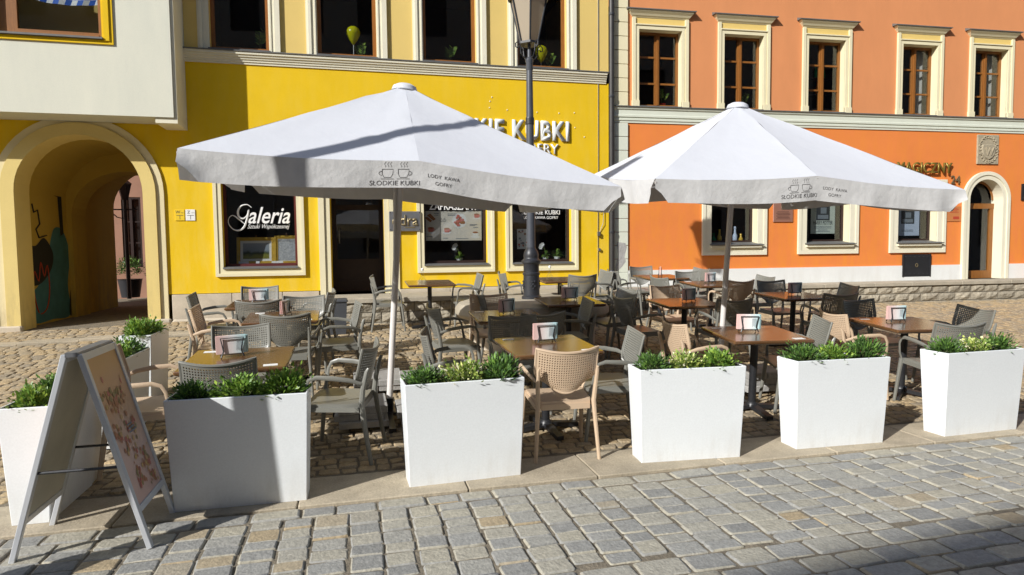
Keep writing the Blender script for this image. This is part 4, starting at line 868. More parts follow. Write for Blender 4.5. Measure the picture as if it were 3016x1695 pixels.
for k in range(6): b.box(-.17 + (k % 2) * .03, .17 - (k % 3) * .02, -.0275, -.0255, .06 + k * .03, .068 + k * .03)
b.build('inscription', M['wood_dark'], t)
t = on_orange('wall_plaque', 'small orange notice plate left of the arched door', 'plaque', 8.13, 0, 2.12); b = MB(); b.bbox(-.19, .19, -.015, 0, 0, .34, .004); b.build('plate', M['terracotta'], t); b = MB()
for k in range(4): b.box(-.12, .12 - .04 * (k % 2), -.0175, -.0155, .2 + k * .03, .212 + k * .03)
b.build('print', M['mural_red'], t); b = MB(); b.box(-.02, .14, -.0175, -.0155, .05, .11); b.build('print', M['mural_red'], t)
t = on_orange('wall_plaque', 'tiny yellow plate above the right orange window', 'plaque', 6.22, 0, 2.46); b = MB(); b.bbox(-.06, .06, -.012, 0, 0, .14, .004); b.build('plate', M['yellowplate'], t)
def wposter(label, u, z0, w_, h, m, lines, title):
    t = on_orange('window_poster', label, 'poster', u, 0.30, z0); b = MB(); b.box(-w_ / 2, w_ / 2, 0, .004, 0, h); b.build('sheet', M[m], t)
    b = MB(); b.box(-w_ * .28, w_ * .28, -.003, -.001, h * .40, h * .86); b.build('dark_panel', M['ink'], t)
    b = MB(); b.box(-w_ * .22, w_ * .22, -.005, -.0035, h * .44, h * .56); b.box(-w_ * .1, w_ * .14, -.005, -.0035, h * .6, h * .78); b.build('pale_panel', M['ink_grey'], t)
    for txt, zz, hh, ww in title: text_at('print', txt, t, 0, -.003, zz * h, hh, M['ink'], 0, ww, offset=0.01)
    b = MB()
    for zz, ww in lines: b.box(-w_ * ww, w_ * ww, -.003, -.001, zz * h, zz * h + .012)
    b.build('print', M['ink_grey'], t)
wposter('pale green printed poster in the middle orange window', 5.03, 1.87, 0.60, 0.74, 'paper_grey', [(.20, .36), (.16, .36), (.10, .2), (.06, .3)], [('N°1', .90, .07, .25), ('HARRY POTTER', .27, .085, .48)])
wposter('pale blue printed poster in the right orange window', 7.21, 1.81, 0.62, 0.68, 'paper_blue', [(.14, .25), (.18, .25), (.9, .3)], [])
# small goods in the orange shop windows
r_ = random.Random(12); goods = [(2.42, 'bottle_green', .22), (2.55, 'gold', .30), (2.75, 'paper', .26), (2.92, 'paper_blue', .36), (3.06, 'gold', .2), (4.58, 'paper_blue', .34), (4.50, 'brown', .1), (6.90, 'gold', .24), (7.0, 'brown', .07)]
labs = ['dark green flask in the left orange window', 'gilt flask in the left orange window', 'white figure in the left orange window', 'tall blue box in the left orange window', 'squat gilt jar in the left orange window', 'pale blue stacked vase beside the green poster', 'small brown jar beside the green poster', 'thin gilt candlestick beside the blue poster', 'low brown box beside the blue poster']
for (u, m, h), lab in zip(goods, labs):
    X, Y = OZ(u, 0.34); q = MB(); q.lathe([(.035, 0), (.05, .02), (.05, h * .45), (.025, h * .6), (.02, h * .85), (.028, h * .88), (.022, h)], 12); o = q.build('ornament', M[m], None, True); o.location = (X, Y, 1.68); tag(o, lab, 'ornament', 'ornaments in the orange shop windows')
b = MB(); b.box(2.0, 3.5, .27, .6, 1.60, 1.68); b.box(4.3, 5.6, .27, .6, 1.60, 1.68); b.box(6.5, 7.9, .27, .6, 1.60, 1.68); b.build('display_shelf', M['wood_dark'], oh)
sf = MB(); [sf.box(4.42, 5.25, .42, .55, z, z + .02) for z in (4.62, 4.95, 5.30)]; sf.build('shelf', M['wood_dark'], oh)
for i, (u, z, m) in enumerate([(4.95, 4.97, 'bottle_orange'), (5.05, 4.97, 'bottle_orange'), (4.90, 5.32, 'bottle_green'), (5.0, 5.32, 'bottle_green'), (5.1, 5.32, 'bottle_green'), (4.98, 4.64, 'glass_clear'), (5.08, 4.64, 'glass_clear')]):
    X, Y = OZ(u, 0.46); q = MB(); q.lathe([(.034, 0), (.036, .15), (.014, .2), (.012, .26)], 10); o = q.build('bottle', M[m], None, True); o.location = (X, Y, z)
    tag(o, ['left orange bottle on the middle shelf in the third orange upper window', 'right orange bottle on the middle shelf in the third orange upper window', 'leftmost green bottle on the top shelf in the third orange upper window', 'middle green bottle on the top shelf in the third orange upper window', 'rightmost green bottle on the top shelf in the third orange upper window', 'left clear bottle on the lowest shelf in the third orange window', 'right clear bottle on the lowest shelf in the third orange window'][i], 'bottle', 'bottles on the window shelves')
# bracket and potted tree at the right edge
t = on_orange('wall_bracket', 'black wrought iron bracket right of the arched door', 'bracket', 9.98, 0, 2.6); b = MB(); b.box(-.03, .03, -.03, 0, 0, .38); b.tube([(0, -.03, .33), (.15, -.3, .33), (.3, -.55, .3)], .014, 6); b.tube([(0, -.03, .05), (.1, -.2, .1), (.2, -.35, .3)], .012, 6); b.build('arm', M['black'], t)
X, Y = OZ(10.22, -0.28); t = thing('potted_tree', 'slim evergreen in a terracotta pot at the right edge', 'tree', (X, Y, .80)); q = MB(); q.lathe([(.13, 0), (.19, .34), (.21, .34), (.21, .38), (.17, .38)], 18); q.build('pot', M['terracotta'], t, True); q = MB(); q.tube([(0, 0, .3), (0, 0, 1.4)], .02, 6); q.build('trunk', M['stem'], t); b = MB()
for k in range(11): leaf_cluster(b, (0, 0, .42 + k * .11), 130, .06, .22 * (1 - k / 14), random.Random(k))
b.build('crown', M['leaf_dark'], t)
# downpipe and cables
t = thing('downpipe', 'dark metal downpipe between the yellow and orange houses', 'downpipe', (5.05, FY - 0.09, 0)); b = MB(); b.tube([(0, 0, .85), (0, 0, 11.5)], .055, 14); b.build('pipe', M['pipe'], t, True)
for z in (1.9, 3.0, 4.6, 6.2, 7.8): q = MB(); q.lathe([(.062, z), (.064, z + .01), (.064, z + .04), (.062, z + .05)], 14); q.build('clamp', M['iron'], t)
b = MB(); b.lathe([(.085, .80), (.085, 1.08), (.06, 1.14)], 14); b.build('shoe', M['iron_pole'], t, True)
t = thing('wall_cable', 'thin grey cable running down the yellow wall beside the downpipe', 'cable', (4.78, FY - 0.01, 0)); b = MB(); b.tube([(0, 0, .9), (0, -.005, 2.0), (.01, -.005, 3.2), (.02, -.004, 7.5)], .006, 5); b.tube([(.03, 0, 1.9), (.1, -.03, 2.1), (.12, -.02, 2.35), (.05, -.01, 2.3)], .006, 5); b.build('wire', M['steel'], t); b = MB(); b.box(-.02, .03, -.05, 0, 1.85, 1.93); b.build('junction_box', M['steel'], t); b = MB(); b.box(.0, .04, -.04, 0, 1.55, 1.6); b.build('junction_box', M['steel'], t)

# ------------------------------------------------------------------ street lamps
def lamp(label, loc, group='street lamps', tall=0.0):
    t = thing('street_lamp', label, 'street lamp', loc, group=group); n0 = len(bpy.data.objects)
    q = MB(); q.lathe([(.15, 0), (.15, .04), (.125, .06), (.12, .36), (.132, .375), (.132, .395), (.118, .41), (.118, .52), (.135, .545), (.148, .555), (.148, .585), (.118, .61), (.112, .625), (.118, .65), (.108, .71), (.08, .76), (.06, .79)], 24); q.build('base', M['iron'], t, True)
    for k in range(4):
        a = -pi / 2 + k * pi / 2; q = MB()
        for j, (dx, dz) in enumerate([(0, .3), (.03, .26), (-.03, .26), (0, .22), (.02, .35), (-.02, .35)]): q.lathe([(.0, -.02), (.018, 0), (.012, .02), (0, .026)], 6, T=Matrix.Translation((cos(a) * .121 - sin(a) * dx * .8, sin(a) * .121 + cos(a) * dx * .8, dz * .75)))
        q.build('ornament', M['iron'], t)
    q = MB(); q.tube([(0, 0, .78), (0, 0, 2.63)], [.066, .058], 18); q.build('lower_post', M['iron_pole'], t, True)
    q = MB(); q.lathe([(.06, 2.61), (.065, 2.62), (.065, 2.70), (.06, 2.72)], 18); q.build('collar', M['iron'], t)
    q = MB(); q.tube([(0, 0, 2.70), (0, 0, 3.42)], [.055, .047], 18); q.build('upper_post', M['iron_pole'], t, True)
    q = MB(); q.lathe([(.046, 3.40), (.055, 3.42), (.052, 3.52), (.06, 3.54), (.06, 3.57), (.03, 3.6), (.025, 3.78)], 18); q.build('capital', M['iron_pole'], t, True)
    for s in range(4):
        a = s * pi / 2 + .3; pts = [(.02, 3.58), (.10, 3.59), (.15, 3.66), (.16, 3.76), (.20, 3.80), (.24, 3.77), (.235, 3.72), (.20, 3.71), (.185, 3.74)]
        q = MB(); q.tube([(cos(a) * r, sin(a) * r, z) for r, z in pts], .009, 6); q.build('scroll', M['iron'], t)
    z0, z1, r0, r1, n6 = 3.80, 4.46, .14, .30, 6
    P = lambda r, z: [(r * cos(2 * pi * k / 6 + .35), r * sin(2 * pi * k / 6 + .35), z) for k in range(6)]
    lo, hi = P(r0, z0), P(r1, z1); lan = MB()
    lan.lathe([(r0 + .02, z0 - .02), (r0 + .02, z0 + .012)], 6, T=Matrix.Rotation(.35, 4, 'Z')); lan.build('lantern_floor', M['iron'], t)
    for k in range(6):
        q = MB(); q.tube([lo[k], hi[k]], .014, 5); q.build('lantern_bar', M['iron'], t)
        q = MB(); a, c = Vector(lo[k]), Vector(lo[(k + 1) % 6]); e, g_ = Vector(hi[(k + 1) % 6]), Vector(hi[k]); q.quad(a * .98 + Vector((0, 0, z0 * .02)), c * .98 + Vector((0, 0, z0 * .02)), e * .98 + Vector((0, 0, z1 * .02)), g_ * .98 + Vector((0, 0, z1 * .02))); q.build('lantern_pane', M['glass_lamp'], t)
    q = MB(); q.lathe([(r1 + .03, z1 - .01), (r1 + .05, z1 + .02), (r1 + .02, z1 + .05), (.16, z1 + .2), (.10, z1 + .23), (.10, z1 + .3), (.03, z1 + .36), (.015, z1 + .5)], 6, T=Matrix.Rotation(.35, 4, 'Z')); q.build('lantern_roof', M['iron'], t)
    q = MB(); q.lathe([(.02, 4.05), (.045, 4.1), (.05, 4.2), (.03, 4.3), (.02, 4.42)], 10); q.build('bulb', M['paper'], t, True)
    if tall:
        for ch in t.children:
            if ch.name.split('.')[0] not in ('base', 'ornament', 'lower_post'): ch.location.z = tall
        q = MB(); q.tube([(0, 0, 2.6), (0, 0, 2.65 + tall)], .058, 18); q.build('mid_post', M['iron_pole'], t, True)
    return t
LX, LY = 2.49, 9.00; lz = gnd(LX, LY)
pl = thing('stone_well', 'round stone bench encircling the lamp post foot', 'stone bench', (LX, LY, lz))
b = MB(); b.lathe([(.92, -.12), (.92, .35), (.94, .37)], 40); b.build('drum', M['plinth_stone'], pl, True)
b = MB(); b.lathe([(.94, .35), (1.06, .38), (1.12, .44), (1.12, .51), (1.07, .58), (.95, .615), (.2, .625)], 48); b.build('rim', M['capstone'], pl, True)
lamp('dark iron street lamp rising from the round stone bench', (LX, LY, lz + .62)).scale = (.96, .96, .965)
# a lamp of the same kind standing outside the view on the left; it throws the bar of shadow over the left umbrella
lamp('street lamp left of the folding sign, outside the picture', (-2.46, 3.02, 0.0), tall=1.55)

# ------------------------------------------------------------------ planters and shrubs
def shrub_mesh(kind, seed, R=0.135, n_=760):
    r_ = random.Random(seed); b = MB()
    for _ in range(n_):
        a = r_.uniform(0, 2 * pi); u = r_.random(); el = math.asin(min(1, u ** .8)); rad = R * (r_.uniform(.55, 1.0)) * (1 + .22 * sin(3 * a + seed) + .12 * sin(7 * a)) * (1.0 + .22 * r_.random()) * (1 + .12 * sin(5 * a + 2 * el + seed * 2))
        d = Vector((cos(a) * cos(el), sin(a) * cos(el), sin(el))); p = Vector((d.x * rad, d.y * rad * .8, d.z * rad * 1.02))
        dd = (d + Vector((r_.uniform(-.6, .6), r_.uniform(-.6, .6), r_.uniform(.0, .8)))).normalized()
        if kind == 'needle': l, w_ = r_.uniform(.03, .055), .30
        elif kind == 'round': l, w_ = r_.uniform(.018, .034), .72
        else: l, w_ = r_.uniform(.026, .045), .48
        s = dd.cross(Vector((r_.uniform(-1, 1), r_.uniform(-1, 1), 1))).normalized() * l * w_ * .5
        m_ = p + dd * l * .5; e = p + dd * l
        b.mesh([p, m_ + s, e, m_ - s], [(0, 1, 2), (0, 2, 3)])
    for _ in range(26):
        a = r_.uniform(0, 2 * pi); d = Vector((cos(a) * .5, sin(a) * .4, r_.uniform(.5, 1.1))).normalized(); p = d * R * r_.uniform(.75, .95); l = r_.uniform(.05, .085); s = d.cross(Vector((r_.uniform(-1, 1), r_.uniform(-1, 1), .3))).normalized() * .008
        b.mesh([p, p + d * l * .5 + s, p + d * l, p + d * l * .5 - s], [(0, 1, 2), (0, 2, 3)])
    return b.data('foliage', M[{'needle': 'leaf_dark', 'round': 'leaf_light', 'oval': 'leaf_mid'}[kind]])
SHR = {k: [shrub_mesh(k, s + i) for i in range(3)] for k, s in (('needle', 1), ('round', 11), ('oval', 21))}
tw = MB(); r_ = random.Random(5)
for k in range(14): a = r_.uniform(0, 6.28); tw.tube([(0, 0, -.06), (cos(a) * .04, sin(a) * .04, .02), (cos(a) * .085, sin(a) * .07, .07 + .04 * r_.random())], .003, 4)
TWIG = tw.data('twig', M['stem'])
def planter(label, xc, yf, kinds, rz=0.0, bw=.78, tw_=.83, bd=.20, td=.27, H=.70, z=0.012, plabs=None, off=0.0):
    t = thing('planter', label, 'planter', (xc, yf, z), rz, 'white tapered planters')
    e = .012
    def ring(w_, d, zz, o=0, c=.005):
        c0 = .5 * bd; x0, x1, y0, y1 = -w_ / 2 + o, w_ / 2 - o, c0 - d / 2 + o, c0 + d / 2 - o
        return [(x0 + c, y0, zz), (x1 - c, y0, zz), (x1, y0 + c, zz), (x1, y1 - c, zz), (x1 - c, y1, zz), (x0 + c, y1, zz), (x0, y1 - c, zz), (x0, y0 + c, zz)]
    sides = lambda k: [(r * 8 + i, r * 8 + (i + 1) % 8, r * 8 + 8 + (i + 1) % 8, r * 8 + 8 + i) for r in range(k) for i in range(8)]
    b = MB(); v = ring(bw, bd, 0) + ring(tw_, td, H - .004) + ring(tw_, td, H, .004) + ring(tw_, td, H, e) + ring(tw_, td, H - .05, e)
    b.mesh(v, [tuple(range(7, -1, -1))] + sides(4)); b.build('body', M['planter'], t)
    b = MB(); v = ring(tw_, td, H - .006, e + .001) + ring(tw_, td, H - .006, e + .014) + ring(tw_, td, H - .10, e + .014)
    b.mesh(v, sides(2)); b.build('liner', M['planter_in'], t)
    b = MB(); v = []; r_ = random.Random(int(xc * 100) + 7); nx = 14
    for j in range(5):
        for i in range(nx): v.append((-tw_ / 2 + .03 + (tw_ - .06) * i / (nx - 1), .5 * bd - td / 2 + .03 + (td - .06) * j / 4, H - .06 + r_.uniform(-.012, .012)))
    b.mesh(v, [(j * nx + i, j * nx + i + 1, (j + 1) * nx + i + 1, (j + 1) * nx + i) for j in range(4) for i in range(nx - 1)]); b.build('soil', M['soil'], t)
    for k, kd in enumerate(kinds):
        lx = (-.27 + .27 * k) * (tw_ / .83) + r_.uniform(-.015, .015) + off; p = Vector((lx, .5 * bd, H - .035)); c, s = cos(rz), sin(rz)
        X, Y = xc + p.x * c - p.y * s, yf + p.x * s + p.y * c
        sh = thing('shrub', plabs[k], 'shrub', (X, Y, z + p.z), r_.uniform(0, 6.3), 'small shrubs in the planters'); sc_ = r_.uniform(.86, 1.08); sh.scale = (sc_, sc_, sc_ * r_.uniform(.72, .98))
        put('foliage', r_.choice(SHR[kd]), sh); put('stems', TWIG, sh)
    return t
PL = [('first wide white planter from the left, partly shaded by the folding sign', -.73, 4.205, ['needle', 'oval', 'oval'], 'planter shaded by the folding sign'),
      ('white planter in front of the left umbrella pole', .703, 4.255, ['needle', 'round', 'needle'], 'planter before the left umbrella pole'),
      ('white planter right of the beige chair', 2.40, 4.235, ['needle', 'round', 'oval'], 'planter right of the beige chair'),
      ('white planter second from the right end', 3.70, 4.225, ['needle', 'oval', 'needle'], 'planter second from the right end'),
      ('white planter at the right end of the row', 5.08, 4.205, ['needle', 'round', 'needle'], 'planter at the right end')]
for (lab, x, y, kinds, pn), rz in zip(PL, (-.018, .04, -.085, -.045, .02)):
    planter(lab, x, y, kinds, rz, plabs=[f'{a} {k} shrub in the {pn}' for a, k in zip(('left', 'middle', 'right'), [{'needle': 'dark needle-leaved', 'round': 'pale round-leaved', 'oval': 'green oval-leaved'}[q] for q in kinds])])
# planters turned end-on along the left side
R90 = pi / 2
planter('white planter cut by the left edge, behind the folding sign', -1.80, 4.64, ['oval', 'needle', 'oval'], R90, plabs=['nearest shrub in the planter at the left edge', 'middle shrub in the planter at the left edge', 'far shrub in the planter at the left edge'])
planter('white planter half hidden behind the folding sign', -1.86, 5.93, ['oval', 'oval', 'needle'], R90, z=gnd(-2, 5.95) - .01, plabs=['nearest shrub in the half hidden planter', 'middle shrub in the half hidden planter', 'far shrub in the half hidden planter'], H=.68)
planter('farthest white planter on the left, towards the arch', -1.95, 7.02, ['oval', 'oval', 'oval'], R90, z=gnd(-2, 7.0) - .02, plabs=['nearest shrub in the farthest planter', 'middle shrub in the farthest planter', 'far shrub in the farthest planter'], H=.70, bw=.56, tw_=.60, bd=.22, td=.28)

# ------------------------------------------------------------------ folding sign
af = thing('folding_sign', 'aluminium folding pavement sign with a food poster at the left', 'folding sign', (-1.45, 3.99, 0.0))
AH, AS_, AW = 1.075, .325, .245
for s in (-1, 1):
    foot = Vector((s * AS_, 0, .0)); top = Vector((s * .035, 0, AH)); d = (top - foot).normalized(); nrm = Vector((d.z, 0, -d.x)) * s    # outward normal
    fr = MB()
    Tm = Matrix(((nrm.x, 0, d.x, foot.x), (0, 1, 0, 0), (nrm.z, 0, d.z, foot.z), (0, 0, 0, 1)))      # local x = normal, y = y, z = up the leg
    L_ = (top - foot).length
    fr.bbox(-.014, .014, -AW, -AW + .035, 0, L_, .003, Tm); fr.bbox(-.014, .014, AW - .035, AW, 0, L_, .003, Tm)
    fr.bbox(-.013, .013, -AW + .035, AW - .035, .20, .235, .003, Tm); fr.bbox(-.013, .013, -AW + .035, AW - .035, L_ - .04, L_ - .002, .003, Tm)
    f_o = fr.build('leg_frame', M['alu'], af)
    b = MB(); b.box(.001, .006, -AW + .035, AW - .035, .235, L_ - .04, Tm); b.build('poster' if s > 0 else 'rear_poster', M['aposter'], f_o)
    b = MB(); b.box(-.006, .0, -AW + .035, AW - .035, .235, L_ - .04, Tm); b.build('back_board', M['board'], f_o)
    if s > 0:
        rr = random.Random(31)
        def pblob(y, z, r, m, k, sy=1.0):
            q = MB(); q.poly([tuple(Tm @ Vector((.0075 + k * .0004, y + r * sy * cos(t * .45), z + r * sin(t * .45)))) for t in range(14)]); q.build('print', M[m], f_o)
        for i_ in range(190):
            cl = rr.choice([(-.10, .86, .08), (.08, .84, .07), (-.05, .50, .09), (-.06, .36, .05), (.10, .42, .06), (.08, .62, .05), (.12, .30, .04), (-.13, .64, .05), (.0, .74, .08)])
            pblob(max(-.185, min(.185, cl[0] + rr.gauss(0, cl[2] * .6))), cl[1] + rr.gauss(0, cl[2] * .6), rr.uniform(.008, .019), rr.choice(['pfood1', 'pfood2', 'pfood3', 'pfood4', 'pfood1']), i_ * .03, rr.uniform(.5, 1.1))
        for k in range(3):
            q = MB(); q.box(.0142, .0146, -.01, .10 - .02 * k, .60 + k * .022, .608 + k * .022, Tm); q.build('print', M['ink_grey'], f_o)
b = MB(); b.box(-.03, .03, -AW, AW, AH - .012, AH + .012); b.build('hinge', M['steel'], af)
for y in (-AW + .015, AW - .015): b = MB(); b.tube([(-.195, y, .46), (.195, y, .46)], .008, 6); b.build('stay_bar', M['iron'], af)

# ------------------------------------------------------------------ umbrellas
def umbrella(label, X, Y, h, s, tx, ty, rot, ap, v, seed, second):
    t = thing('umbrella', label, 'umbrella', (X, Y, .07), group='white cafe umbrellas'); t.rotation_mode = 'QUATERNION'
    Wm = Matrix.Rotation(ty, 3, 'Y') @ Matrix.Rotation(tx, 3, 'X') @ Matrix.Rotation(rot, 3, 'Z'); t.rotation_quaternion = Wm.to_quaternion()
    a = s / 2; r_ = random.Random(seed); RZ_ = .055 if second else .07
    rim = [(-a, -a, h), (0, -a * 1.0, h + RZ_), (a, -a, h), (a, 0, h + RZ_), (a, a, h), (0, a, h + RZ_), (-a, a, h), (-a, 0, h + RZ_)]
    apex = Vector((0, 0, ap - .06)); N = 10
    for k in range(8):
        A, B = Vector(rim[k]), Vector(rim[(k + 1) % 8]); vs_, fs = [], []; K = 8
        for i in range(N + 1):
            tt = i / N
            for j in range(K + 1):
                q = j / K; e = A.lerp(B, q); p = apex.lerp(e, .04 + .96 * tt)
                sag = sin(pi * q) * tt * (.026 if tt < 1 else .022) + sin(pi * tt) * .003
                wr = (.007 * sin(q * 26 + seed + k + tt * 5) * (1 - tt) * tt * 2 + .006 * sin(tt * 42 + k) * max(0, 1 - min(q, 1 - q) * 7) * (1 - tt)) + r_.uniform(-.0015, .0015)
                vs_.append((p.x, p.y, p.z - sag + wr))
        for i in range(N):
            for j in range(K): fs.append((i * (K + 1) + j, i * (K + 1) + j + 1, (i + 1) * (K + 1) + j + 1, (i + 1) * (K + 1) + j))
        b = MB(); b.mesh(vs_, fs); b.build('canopy_panel', M['canvas'], t, True)
    sides = [(0, 1, 2), (2, 3, 4), (4, 5, 6), (6, 7, 0)]
    for si, (k0, k1, k2) in enumerate(sides):
        wave = lambda q, u, ed, si=si: (.009 * sin(q * 25 + si * 2 + seed) + .005 * sin(q * 58 + si) + (.02 * sin(q * 60 + seed) * max(0, .3 - ed) / .3)) * u + .022 * max(0, .09 - ed) / .09 * u
        A, Bm, C_ = Vector(rim[k0]), Vector(rim[k1]), Vector(rim[k2]); nrm = Vector((Bm.x, Bm.y, 0)).normalized(); vs_, fs = [], []; K = 48; RZ = 5
        for j in range(K + 1):
            q = j / K
            top = A.lerp(Bm, q * 2) if q < .5 else Bm.lerp(C_, q * 2 - 1)
            sg = sin(pi * ((q * 2) % 1.0)) * .022; ed = min(q, 1 - q) * s
            dr = v * (1.0 if ed > .10 else .42 + .58 * min(1, max(0, ed - .02) / .08) ** 1.5) + .008 * sin(q * 9 + seed + si)
            for i in range(RZ + 1):
                u = i / RZ; wv = wave(q, u, ed)
                p = top - Vector((0, 0, sg + dr * u)) + nrm * (wv + .004)
                vs_.append(tuple(p))
        for j in range(K):
            for i in range(RZ): fs.append((j * (RZ + 1) + i, (j + 1) * (RZ + 1) + i, (j + 1) * (RZ + 1) + i + 1, j * (RZ + 1) + i + 1))
        b = MB(); b.mesh(vs_, fs); vo = b.build('valance', M['valance'], t, True)
        if si in (0, 2, 3):
            # printed logo follows the two halves of the side
            ang = [0, pi / 2, pi, -pi / 2][si]; Rz = Matrix.Rotation(ang, 4, 'Z')
            def slope_place(me, x0):
                bm = bmesh.new(); bm.from_mesh(me); bmesh.ops.triangulate(bm, faces=bm.faces[:]); bm.to_mesh(me); bm.free()
                for ve in me.vertices:
                    xx = ve.co.x + x0; q = .5 + xx / s; zz = h + RZ_ * (1 - abs(xx) / a) - sin(pi * ((q * 2) % 1.0)) * .022
                    u = (.5 * v - ve.co.z) / (v + .008 * sin(q * 9 + seed + si)); wv = wave(q, u, 1.0)
                    ve.co = Vector((xx, -a - wv - .004 - .002 + ve.co.y * .05, zz - .5 * v + ve.co.z)); ve.co = Rz @ ve.co
            sc_ = v / .2
            for txt, x0, z0, hh, ww in (('SŁODKIE KUBKI', -.155, -.075 * sc_, .033 * sc_, .33), ('LODY  KAWA', .17, -.005 * sc_, .025 * sc_, .22), ('GOFRY', .17, -.055 * sc_, .025 * sc_, .115)):
                me = text_mesh(txt, 1.0, M['print'], 0, 'CENTER'); kz = hh / max(w_.co.z for w_ in me.vertices); kx = ww / width(me); me.transform(Matrix.Diagonal((kx, 1, kz, 1))); me.transform(Matrix.Translation((0, 0, z0))); slope_place(me, x0); put('print', me, vo)
            lg = cups('print_logo', vo, 0, 0, -.038 * sc_, .20, M['print'], .0022); slope_place(lg.data, -.155)
    b = MB(); b.lathe([(.105, ap - .105), (.112, ap - .098), (.10, ap - .066), (.06, ap - .045), (.0, ap - .036)], 20); b.build('cap', M['canvas'], t, True)
    for k in range(8):
        b = MB(); A = Vector(rim[k]); b.tube([(0, 0, ap - .14), apex.lerp(A, .5) - Vector((0, 0, .05)), A - Vector((0, 0, .03))], .013, 6); rb = b.build('rib', M['ribs'], t)
        m_ = apex.lerp(A, .52) - Vector((0, 0, .055)); b = MB(); b.tube([(m_.x * .06, m_.y * .06, 2.18), m_], .010, 6); b.build('strut', M['ribs'], rb)
    b = MB(); b.lathe([(.05, 2.12), (.06, 2.14), (.06, 2.24), (.05, 2.26)], 14); b.build('runner', M['ribs'], t, True)
    b = MB(); b.tube([(0, 0, .06), (0, 0, ap - .05)], .029, 16); b.build('pole', M['pole_white'], t, True)
    if second: b = MB(); b.tube([(-.045, -.02, 2.13), (-.012, -.045, 1.35)], .016, 8); b.tube([(-.012, -.045, 1.36), (0, -.02, 1.30)], .012, 6); b.build('pull_tube', M['ribs'], t)
    b = MB(); b.box(-.5, .5, -.03, .03, .0, .04); b.box(-.03, .03, -.5, -.03, .0, .04); b.box(-.03, .03, .03, .5, .0, .04); b.lathe([(.06, .03), (.04, .05), (.04, .16), (.045, .17)], 14); b.build('base_cross', M['iron'], t)
    return t
umbrella('big white umbrella on the left crossed by a bar of shadow', .262, 5.95, 2.165, 2.95, .055, .066, .02, 3.05, .185, 1, True)
umbrella('big white umbrella on the right before the orange house', 3.82, 6.18, 2.15, 2.84, .074, .021, -.076, 3.07, .195, 4, False)
# paving slabs weighing down the umbrella feet
def weights(lab, X, Y, quads, seed):
    r_ = random.Random(seed)
    for qx, qy, nlay, w_, d_ in quads:
        x, y = X + qx, Y + qy; t = thing('slab_stack', lab[(qx > 0, qy > 0)], 'slab stack', (x, y, gnd(x, y) + .035), tilt=TILT, group='concrete slabs on the umbrella feet'); z = 0
        for k in range(nlay):
            hh = r_.uniform(.055, .07); ox, oy_ = r_.uniform(-.03, .03), r_.uniform(-.03, .03)
            for half in (0, 1):
                b = MB(); T = Matrix.Rotation(r_.uniform(-.05, .05), 4, 'Z'); b.bbox(ox - w_ / 2 + half * w_ / 2 + .003, ox + half * w_ / 2 - .003, oy_ - d_ / 2, oy_ + d_ / 2, z, z + hh - .004, .006, T); b.build('slab', M['concrete'], t)
            z += hh
weights({(0, 0): 'grey slab stack at the near left of the left umbrella pole', (1, 0): 'grey slab stack at the near right of the left umbrella pole', (0, 1): 'grey slab stack at the far left of the left umbrella pole', (1, 1): 'grey slab stack at the far right of the left umbrella pole'}, .27, 5.95, [(-.24, -.24, 3, .42, .38), (.27, -.25, 2, .4, .38), (-.1, .95, 2, .5, .5), (.45, .75, 2, .6, .45)], 3)
weights({(0, 0): 'slab stack at the near left of the right umbrella pole', (1, 0): 'slab stack at the near right of the right umbrella pole', (0, 1): 'slab stack at the far left of the right umbrella pole', (1, 1): 'slab stack at the far right of the right umbrella pole'}, 3.83, 6.18, [(-.25, -.25, 3, .42, .4), (.26, -.26, 3, .42, .4), (.25, .25, 2, .4, .4)], 6)

# ------------------------------------------------------------------ tables and chairs
tt = MB()
def table_meshes():
    top = MB(); a = .375; c = .012
    R_ = lambda i, z: [(-a + i + c, -a + i, z), (a - i - c, -a + i, z), (a - i, -a + i + c, z), (a - i, a - i - c, z), (a - i - c, a - i, z), (-a + i + c, a - i, z), (-a + i, a - i - c, z), (-a + i, -a + i + c, z)]
    v = R_(.02, .705) + R_(.004, .716) + R_(0, .722) + R_(0, .738) + R_(.006, .745)
    f = [tuple(range(7, -1, -1)), tuple(range(32, 40))] + [(r * 8 + i, r * 8 + (i + 1) % 8, r * 8 + 8 + (i + 1) % 8, r * 8 + 8 + i) for r in range(4) for i in range(8)]
    top.mesh(v, f)
    col = MB(); col.tube([(0, 0, .06), (0, 0, .70)], .035, 16); col.lathe([(.06, .045), (.055, .07), (.036, .09)], 16)
    pl_ = MB(); pl_.box(-.14, .14, -.14, .14, .695, .704)
    foot = MB(); foot.mesh([(0, -.035, .035), (0, .035, .035), (0, .035, .07), (0, -.035, .07), (.30, -.03, .0), (.30, .03, .0), (.30, .03, .035), (.30, -.03, .035), (.255, -.03, 0), (.255, .03, 0)], [(3, 2, 6, 7), (7, 6, 5, 4), (0, 3, 7, 4, 8), (1, 2, 6, 5, 9)[::-1], (0, 1, 9, 8), (8, 9, 5, 4)])
    st = MB(); st.box(-.05, .05, -.03, .03, .7455, .7468)
    return top.data('top', M['table'], True), col.data('column', M['black'], True), pl_.data('mount_plate', M['black']), foot.data('foot', M['black']), st.data('sticker', M['paper'])
TM = table_meshes()
